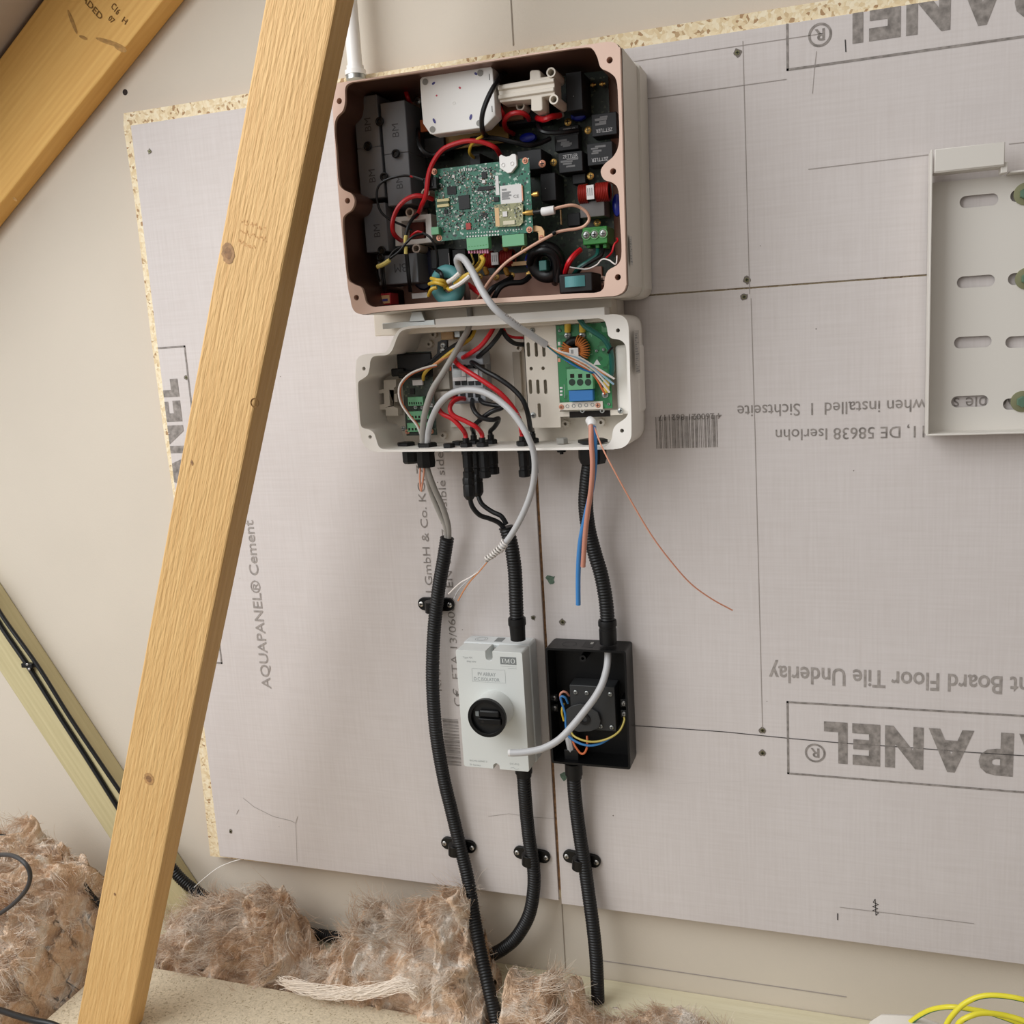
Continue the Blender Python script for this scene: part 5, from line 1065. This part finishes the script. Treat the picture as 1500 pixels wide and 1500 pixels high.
MB().tube(path([(736, 800, -.092), (724, 811, -.091), (712, 821, -.09)], 6), .0032, 8).build('bundle', M_greyc2, g2c)
for pp, m in (([(716, 818, -.09), (704, 834, -.088), (690, 845, -.086), (674, 854, -.08), (657, 870, -.072)], M_whitew), ([(715, 819, -.09), (702, 835, -.088), (686, 850, -.084), (672, 864, -.078), (665, 877, -.072)], M_greyc), ([(717, 819, -.09), (703, 836, -.088), (690, 850, -.084), (680, 864, -.078), (671, 880, -.072)], M_orangew)): MB().tube(path(pp, 8), .0010, 6).build('wire', m, g2c)
a, c = P(757, 612, -.127), P(764, 622, -.127); 
MB().text('CT', P(757, 606, -.1275), (c - a).normalized(), Vector((.5, 0, .5)), .0032, width=.006).build('printed_text', M_ink, g2c)
g3c = thing('data_cable', 'darker grey data cable running from the inverter through the wiring box into the left conduit', 'cable', P(632, 700, -.066))
MB().tube(path([(686, 440, -.075), (689, 465, -.07), (686, 482, -.07), (675, 502, -.08), (663, 523, -.088), (648, 548, -.09), (634, 570, -.09), (625, 595, -.088), (620, 620, -.08), (619, 645, -.07), (622, 668, -.068), (627, 690, -.067), (636, 715, -.06), (648, 742, -.05), (656, 768, -.04), (657, 788, -.034), (655, 805, -.032)], 8), .0042, 12).build('sheath', M_greyc2, g3c)
g4c = tag(MB().tube(path([(618, 650, -.066), (621, 668, -.066), (624, 690, -.062), (631, 720, -.054), (643, 750, -.046), (652, 770, -.04), (654, 788, -.035), (653, 800, -.033)], 8), .0036, 10).build('data_cable', M_greyc2), 'thinner grey cable tucked behind the darker one between gland and left conduit', 'cable')
cs_ = thing('copper_tails', 'stubby pair of bare orange-copper wire ends poking below the left gland', 'wire', P(617, 690, -.07))
for pp in ([(616, 680, -.07), (615, 700, -.07), (616, 718, -.071)], [(622, 680, -.071), (620, 700, -.072), (617, 720, -.072)]): MB().tube(path(pp, 5), .0014, 8).build('wire', M_copper, cs_)
# mains cores hanging from the cut cable
pc = thing('mains_cable', 'stripped mains cable stub with brown and blue cores and a long bare copper wire', 'cable', P(868, 625, -.1))
MB().tube(path([(864, 616, -.088), (867, 619, -.1), (867, 625, -.106)], 5), .0058, 12).build('sheath_end', M_label, pc)
MB().tube(path([(866, 622, -.106), (866, 645, -.112), (868, 680, -.112), (866, 715, -.104), (861, 750, -.094), (857, 785, -.086), (854, 830, -.078)], 8), .0034, 10).build('brown_core', M_brown, pc)
MB().tube(path([(869, 622, -.104), (871, 645, -.108), (871, 680, -.107), (867, 715, -.098), (858, 755, -.088), (850, 795, -.08), (847, 840, -.074), (847, 886, -.07)], 8), .0034, 10).build('blue_core', M_blue, pc)
MB().tube(path([(870, 624, -.106), (882, 655, -.115), (900, 690, -.12), (925, 735, -.118), (955, 785, -.11), (985, 825, -.1), (1012, 855, -.09), (1042, 877, -.08), (1073, 894, -.07)], 8), .0010, 8).build('earth_core', M_copper, pc)

# ------------------------------------------------------------------ battery bracket at right
yk_, yp_ = -.036, -.006
br = thing('wall_bracket', 'pale grey steel wall bracket with slots and raised edges at the right', 'bracket', P(1440, 630, -.005))
bx0 = P(1359.5, 500, yk_).x; bx1 = bx0 + .36; bz1 = P(1420, 258, yk_).z; bz0 = P(1420, 634.5, yk_).z; ztab = P(1420, 213, yk_).z
sl = []
for r_, py in ((0, 294), (1, 412), (2, 501), (3, 588.5)):
    for cx_ in (1434 - 4.5 * r_, 1509 - 4 * r_, 1586 - 3.5 * r_):
        q = P(cx_, py - (cx_ - 1434) * (.12 - .055 * r_), yp_); sl.append(rrect(q.x - .0205, q.x + .0205, q.z - .0068, q.z + .0068, .0066, 5))
MB().prism([(bx0, bz0), (bx1, bz0), (bx1, bz1), (bx0, bz1)], yp_, yp_ + .002, sl).build('back_plate', M_brk, br)
MB().box(bx0, bx0 + .0022, yk_, yp_ + .002, bz0 - .001, ztab).build('left_flange', M_brk, br, bevel=.0006)
MB().box(bx0, bx1, yk_, yp_ + .002, bz0 - .0022, bz0).build('bottom_flange', M_brk, br, bevel=.0006)
MB().box(bx0 + .083, bx1, -.026, yp_ + .002, bz1, bz1 + .0022).build('top_flange', M_brk, br, bevel=.0006)
tx1 = P(1472, 230, yk_).x
MB().box(bx0 + .004, tx1, yk_, yk_ + .0025, P(1420, 247, yk_).z, ztab).build('top_tab', M_brk, br, bevel=.001)
MB().box(bx0 + .004, tx1, yk_ + .001, -.008, P(1420, 247, yk_).z - .001, P(1420, 247, yk_).z + .0015).build('tab_fold', M_brk, br, bevel=.0008)
MB().box(tx1 - .003, tx1 + .004, yk_ + .004, -.012, P(1420, 247, yk_).z - .008, P(1420, 247, yk_).z + .004).build('weld_lug', M_brk, br, bevel=.0008)
for px, py, m in ((1502, 284, M_olive), (1504, 408, M_olive), (1497, 588, M_olive)):
    c = P(px, py, -.006); bt = MB().lathe(c, (0, -1, 0), [(0, .0125), (.0015, .0125), (.0016, .0118)], 28).build('washer', m, br)
    MB().lathe(c + Vector((0, -.0016, 0)), (0, -1, 0), [(0, .0068), (.0045, .0068), (.0055, .0058)], 6).build('bolt_head', mat('greenish bolt', (110, 140, 120), .35, .6), bt)

# ------------------------------------------------------------------ deck, insulation and loose cables
deck = MB().prism([(-1.16, 0), (-.20, 0), (-.20, -.022), (-1.16, -.022)], -.8, DKY).build('chipboard_panel', M_chip, bevel=.001)
tag(deck, 'chipboard loft deck panel at the bottom left, under the leaning timber', 'floor board')
M_wool = mat('mineral wool', (214, 182, 160), .95); nt, b_, N, L = nodes(M_wool)
tc = N('ShaderNodeTexCoord'); n1 = N('ShaderNodeTexNoise'); n1.inputs['Scale'].default_value = 14; n1.inputs['Detail'].default_value = 8; n1.inputs['Roughness'].default_value = .65; n1.inputs['Distortion'].default_value = 1.2; L(tc.outputs['Object'], n1.inputs['Vector'])
r = N('ShaderNodeValToRGB'); e = r.color_ramp.elements; e[0].position = .36; e[0].color = lin((206, 168, 134)); e[1].position = .64; e[1].color = lin((246, 236, 224)); q = e.new(.5); q.color = lin((229, 200, 172)); L(n1.outputs['Fac'], r.inputs['Fac']); L(r.outputs['Color'], b_.inputs['Base Color'])
b_.inputs['Subsurface Weight'].default_value = .0
n2 = N('ShaderNodeTexNoise'); n2.inputs['Scale'].default_value = 120; n2.inputs['Detail'].default_value = 8; n2.inputs['Distortion'].default_value = 2; L(tc.outputs['Object'], n2.inputs['Vector'])
bp = N('ShaderNodeBump'); bp.inputs['Strength'].default_value = .9; bp.inputs['Distance'].default_value = .006; L(n2.outputs['Fac'], bp.inputs['Height']); L(bp.outputs['Normal'], b_.inputs['Normal'])
def interp(tab, x):
    if x <= tab[0][0]: return tab[0][1]
    for (a, b), (c, d) in zip(tab, tab[1:]):
        if x <= c: return b + (d - b) * (x - a) / (c - a)
    return tab[-1][1]
def wool(label, sil, y0, y1, ym_, zbase, seed, nfib, amp=.022, nx=200, ny=64, peak=.5, nwad=60, nlock=26, xfront=None, edge=.03):
    # sil: silhouette top; the heap is a lumpy mound from y0 (front) to y1 (wall)
    tab = [(q.x, q.z) for q in (P(a, c, ym_) for a, c in sil)]; X0, X1 = tab[0][0], tab[-1][0]; rnd = random.Random(seed); off = Vector((seed * 3.1, seed, 0))
    def fold(p, d):
        q = p * 9 + off; w = Vector((mnoise.noise(q * 1.7), mnoise.noise(q * 1.7 + Vector((7, 1, 3))), mnoise.noise(q * 1.7 + Vector((2, 8, 5))))) * .9
        ridge = 1 - abs(mnoise.noise(q + w)) * 2.2; r2 = 1 - abs(mnoise.noise(q * 2.7 + w * 1.5)) * 2.2; r3 = 1 - abs(mnoise.noise(q * 7 + w * 3)) * 2.2; r4 = mnoise.noise(q * 17 + w * 5)
        return p + d * (amp * (.85 * ridge + .45 * r2 + .22 * r3 + .12 * r4 - .9))
    def surf(u, v):
        y = y0 + (y1 - y0) * v; x = X0 + ((X1 if xfront is None or y > DKY + .01 else min(X1, xfront)) - X0) * u; t = interp(tab, x)
        s = (v - peak) / (1 - peak) if v > peak else (peak - v) / peak
        prof = max(0, 1 - s ** 2.2) ** .6; ed = min(1, u / edge, (1 - u) / .03)
        z = zbase + (t - zbase) * prof * (1 - (.45 if edge < .05 else .7) * (1 - ed))
        dirn = Vector((0, -.75 if v < peak else .1, .66)).normalized()
        p = fold(Vector((x, y, z)), dirn)
        return Vector((p.x, min(p.y, y1), max(p.z, zbase - .004)))
    b = MB(); vs = [surf(i / nx, j / ny) for i in range(nx + 1) for j in range(ny + 1)]
    b.add(vs, [(i * (ny + 1) + j, (i + 1) * (ny + 1) + j, (i + 1) * (ny + 1) + j + 1, i * (ny + 1) + j + 1) for i in range(nx) for j in range(ny)])
    def strand(p, d, cu, ln, rr, mi, nseg, rnd):
        pts = [p]; c2 = cu.copy()
        for k in range(nseg):
            d = (d + c2 * .30 + Vector((0, 0, -.035))).normalized(); c2 = c2 * .92 + Vector((rnd.uniform(-.35, .35), rnd.uniform(-.35, .35), rnd.uniform(-.35, .35))); pts.append(pts[-1] + d * (ln / nseg))
        pts = [Vector((a.x, min(a.y, y1), max(a.z, zbase))) for a in pts]
        b.tube(pts, rr, 3, caps=False, mi=mi, rf=lambda i: rr * (1 - .6 * i / nseg))
    for _ in range(nwad):               # combed locks of wool lying over the folds
        u, v = rnd.uniform(.02, .98), rnd.uniform(.08, .95); c = surf(u, v); q = c * 6 + off
        d = Vector((mnoise.noise(q) * 2 + rnd.uniform(-.6, .6), rnd.uniform(-.5, .05), mnoise.noise(q + Vector((4, 4, 4))) * 1.2 + rnd.uniform(-.3, .6))).normalized(); cu = Vector((rnd.uniform(-1, 1), rnd.uniform(-.8, .5), rnd.uniform(-1, .8))) * .8
        ln = rnd.uniform(.022, .06); sp = rnd.uniform(.0025, .006); pale = rnd.random() < .3
        for _k in range(nlock):
            o3 = Vector((rnd.gauss(0, sp), rnd.gauss(0, sp * .6), rnd.gauss(0, sp)))
            strand(c + o3, (d + Vector((rnd.gauss(0, .16), rnd.gauss(0, .16), rnd.gauss(0, .16)))).normalized(), cu, ln * rnd.uniform(.55, 1.1), rnd.uniform(.00022, .00045), 1 if rnd.random() < (.75 if pale else .2) else 0, 7, rnd)
    for _ in range(nfib):               # curly fibres standing off the surface
        u, v = rnd.random(), rnd.random() ** .8; p = surf(u, v); q = p * 30 + off
        d = Vector((mnoise.noise(q) * 1.5, mnoise.noise(q + Vector((5, 5, 5))) - .3, mnoise.noise(q + Vector((9, 2, 4))) + .15)).normalized()
        pts = [p]; ln = rnd.uniform(.008, .022); cu = Vector((rnd.uniform(-1, 1), rnd.uniform(-1, .5), rnd.uniform(-1, 1)))
        for k in range(1, 7):
            d = (d + cu * .45).normalized(); cu = (cu + Vector((rnd.uniform(-.5, .5), rnd.uniform(-.5, .5), rnd.uniform(-.5, .5)))); pts.append(pts[-1] + d * ln / 6)
        pts = [Vector((a.x, min(a.y, y1), max(a.z, zbase))) for a in pts]
        rr = rnd.uniform(.00018, .0005); b.tube(pts, rr, 3, caps=False, rf=lambda i: rr * (1 - i / 9), mi=1 if rnd.random() < .35 else 0)
    o = b.build('insulation', [M_wool, M_fib], ang=180); tag(o, label, 'insulation', None, 'stuff'); return o
M_fib = mat('pale fibre', (243, 230, 214), .9)
BZ = -.12
wool('big tangled heap of pinkish mineral wool insulation at the lower left corner', [(-60, 1235), (-20, 1222), (0, 1218), (30, 1208), (57, 1203), (78, 1222), (100, 1220), (112, 1238), (140, 1248), (155, 1275), (165, 1300), (180, 1340)], -.42, -.022, -.06, BZ, 3, 3500, .05, 200, 150, peak=.82, nwad=300, xfront=-1.175)
wool('pinkish mineral wool insulation heaped along the wall behind the chipboard deck', [(228, 1365), (242, 1358), (270, 1340), (300, 1328), (330, 1333), (350, 1330), (366, 1314), (380, 1328), (398, 1322), (410, 1340), (438, 1385), (452, 1412), (486, 1414), (502, 1388), (520, 1352), (545, 1342), (560, 1352), (600, 1348), (640, 1330), (655, 1318), (668, 1312), (682, 1335), (698, 1390), (710, 1405), (725, 1412)], DKY - .012, WY - .006, -.06, BZ, 5, 4500, .034, 420, 96, peak=.58, nwad=420)
wool('smaller tufts of pinkish mineral wool insulation along the timber plate, right of the long conduit', [(728, 1412), (742, 1414), (752, 1430), (775, 1446), (794, 1430), (804, 1434), (812, 1475), (826, 1478), (836, 1432), (846, 1440), (858, 1472), (880, 1492), (920, 1494), (960, 1492), (1000, 1490), (1040, 1506), (1075, 1524)], DKY - .02, -.012, -.07, BZ, 8, 1800, .02, 220, 64, peak=.6, nwad=150, edge=.055)
mid = [o for o in bpy.data.objects if o.name == 'insulation.001'][0]
wr = random.Random(4); wb_ = MB(); core = path([(408, 1437, -.125), (432, 1444, -.13), (470, 1453, -.135), (510, 1456, -.137), (550, 1452, -.137), (585, 1444, -.135), (603, 1447, -.133), (612, 1462, -.13)], 6)
for _ in range(620):
    i0 = wr.randrange(0, len(core) - 8); i1 = min(len(core), i0 + wr.randint(7, 16)); of = Vector((wr.gauss(0, .004), wr.gauss(0, .0030), wr.gauss(0, .0034))); ph = wr.random() * 6
    wb_.tube([p + of + Vector((.002 * math.sin(k * .9 + ph * 2), .0022 * math.sin(k * .7 + ph), .003 * math.cos(k * .55 + ph))) for k, p in enumerate(core[i0:i1])], wr.uniform(.0002, .0004), 3, caps=False)
wisp = wb_.build('white_wisp', M_fib, mid); wisp['kind'] = 'stuff'; wisp['label'] = 'long white wisp of wool along the deck edge'
# a loose white fibre and cables
tag(MB().tube(path([(276, 1308, -.02), (295, 1290, -.03), (318, 1272, -.03), (338, 1263, -.02), (352, 1259, -.012)], 8), .0006, 5).build('loose_fibre', M_white), 'single loose white fibre arching beside the left cement board corner', 'fibre')
tag(MB().tube(path([(-30, 1255, -.20), (0, 1252, -.22), (20, 1254, -.24), (36, 1264, -.25), (44, 1280, -.25), (40, 1300, -.25), (24, 1320, -.25), (0, 1338, -.25), (-30, 1352, -.24)], 8), .0034, 10).build('cable_loop', mat('soft black cable', (58, 56, 56), .5)), 'black cable loop lying on the lower left insulation heap', 'cable')
tag(MB().tube(path([(-20, 1222, -.1), (0, 1224, -.1), (9, 1225, -.1)], 5), .0030, 10).build('cable_end', M_blackw), 'short black cable end poking in at the left edge above the insulation', 'cable')
tag(MB().tube(path([(-30, 1474, -.33), (0, 1480, -.34), (25, 1488, -.35), (50, 1495, -.36), (80, 1502, -.36), (110, 1520, -.36)], 8), .0045, 10).build('floor_cable', M_blackw), 'black cable along the bottom left corner below the insulation', 'cable')
tag(MB().tube(path([(112, 1278, -.10), (122, 1295, -.1), (135, 1312, -.1), (150, 1330, -.1)], 6), .0045, 10).build('brace_cable', M_blackw), 'black cable stub showing between insulation heap and leaning timber', 'cable')
ec = path([(1330, 1500, -.16), (1348, 1487, -.17), (1368, 1478, -.18), (1395, 1475, -.19), (1425, 1479, -.19), (1450, 1484, -.19), (1480, 1494, -.19), (1515, 1508, -.19), (1545, 1500, -.2), (1545, 1482, -.21), (1505, 1466, -.22), (1470, 1459, -.22), (1440, 1459, -.22), (1416, 1468, -.22), (1398, 1484, -.22), (1386, 1503, -.22), (1384, 1530, -.23), (1395, 1540, -.24), (1400, 1520, -.24), (1404, 1500, -.24), (1420, 1489, -.24), (1442, 1484, -.235), (1475, 1488, -.23), (1510, 1500, -.23), (1560, 1530, -.23)], 10)
eb = MB().tube(ec, .0030, 12)
for k in range((len(ec) - 1) * 12):
    m_ = sum((eb.v[i] for i in eb.f[k]), Vector()) / 4 - (ec[k // 12] + ec[k // 12 + 1]) / 2
    eb.mi[k] = 1 if m_.z < -.0011 else 0
tag(eb.build('earth_cable', [M_earthy, M_earthg]), 'loose coil of green and yellow earth cable at the bottom right corner', 'cable')
q = P(1330, 1484, -.15)
tub = MB(); oc = P(1272, 1500, -.15); pr = [(P(1268, 1530, -.15).x, -.30), (P(1268, 1530, -.15).x, P(1270, 1506, -.15).z), (P(1274, 1492, -.15).x, P(1274, 1494, -.15).z), (P(1290, 1484, -.15).x, P(1290, 1484, -.15).z), (P(1345, 1486, -.15).x, P(1345, 1486, -.15).z), (P(1385, 1500, -.15).x, P(1385, 1500, -.15).z), (P(1440, 1525, -.15).x, P(1440, 1525, -.15).z), (P(1450, 1530, -.15).x, -.30)]
pr = [(x, max(z, -.249)) for x, z in pr]
tag(tub.prism(pr, -.30, -.15).build('plastic_tub', mat('tub white', (222, 216, 206), .5), bevel=.004, bseg=3), 'pale rounded plastic tub edge at the bottom right, beside the earth cable', 'tub')
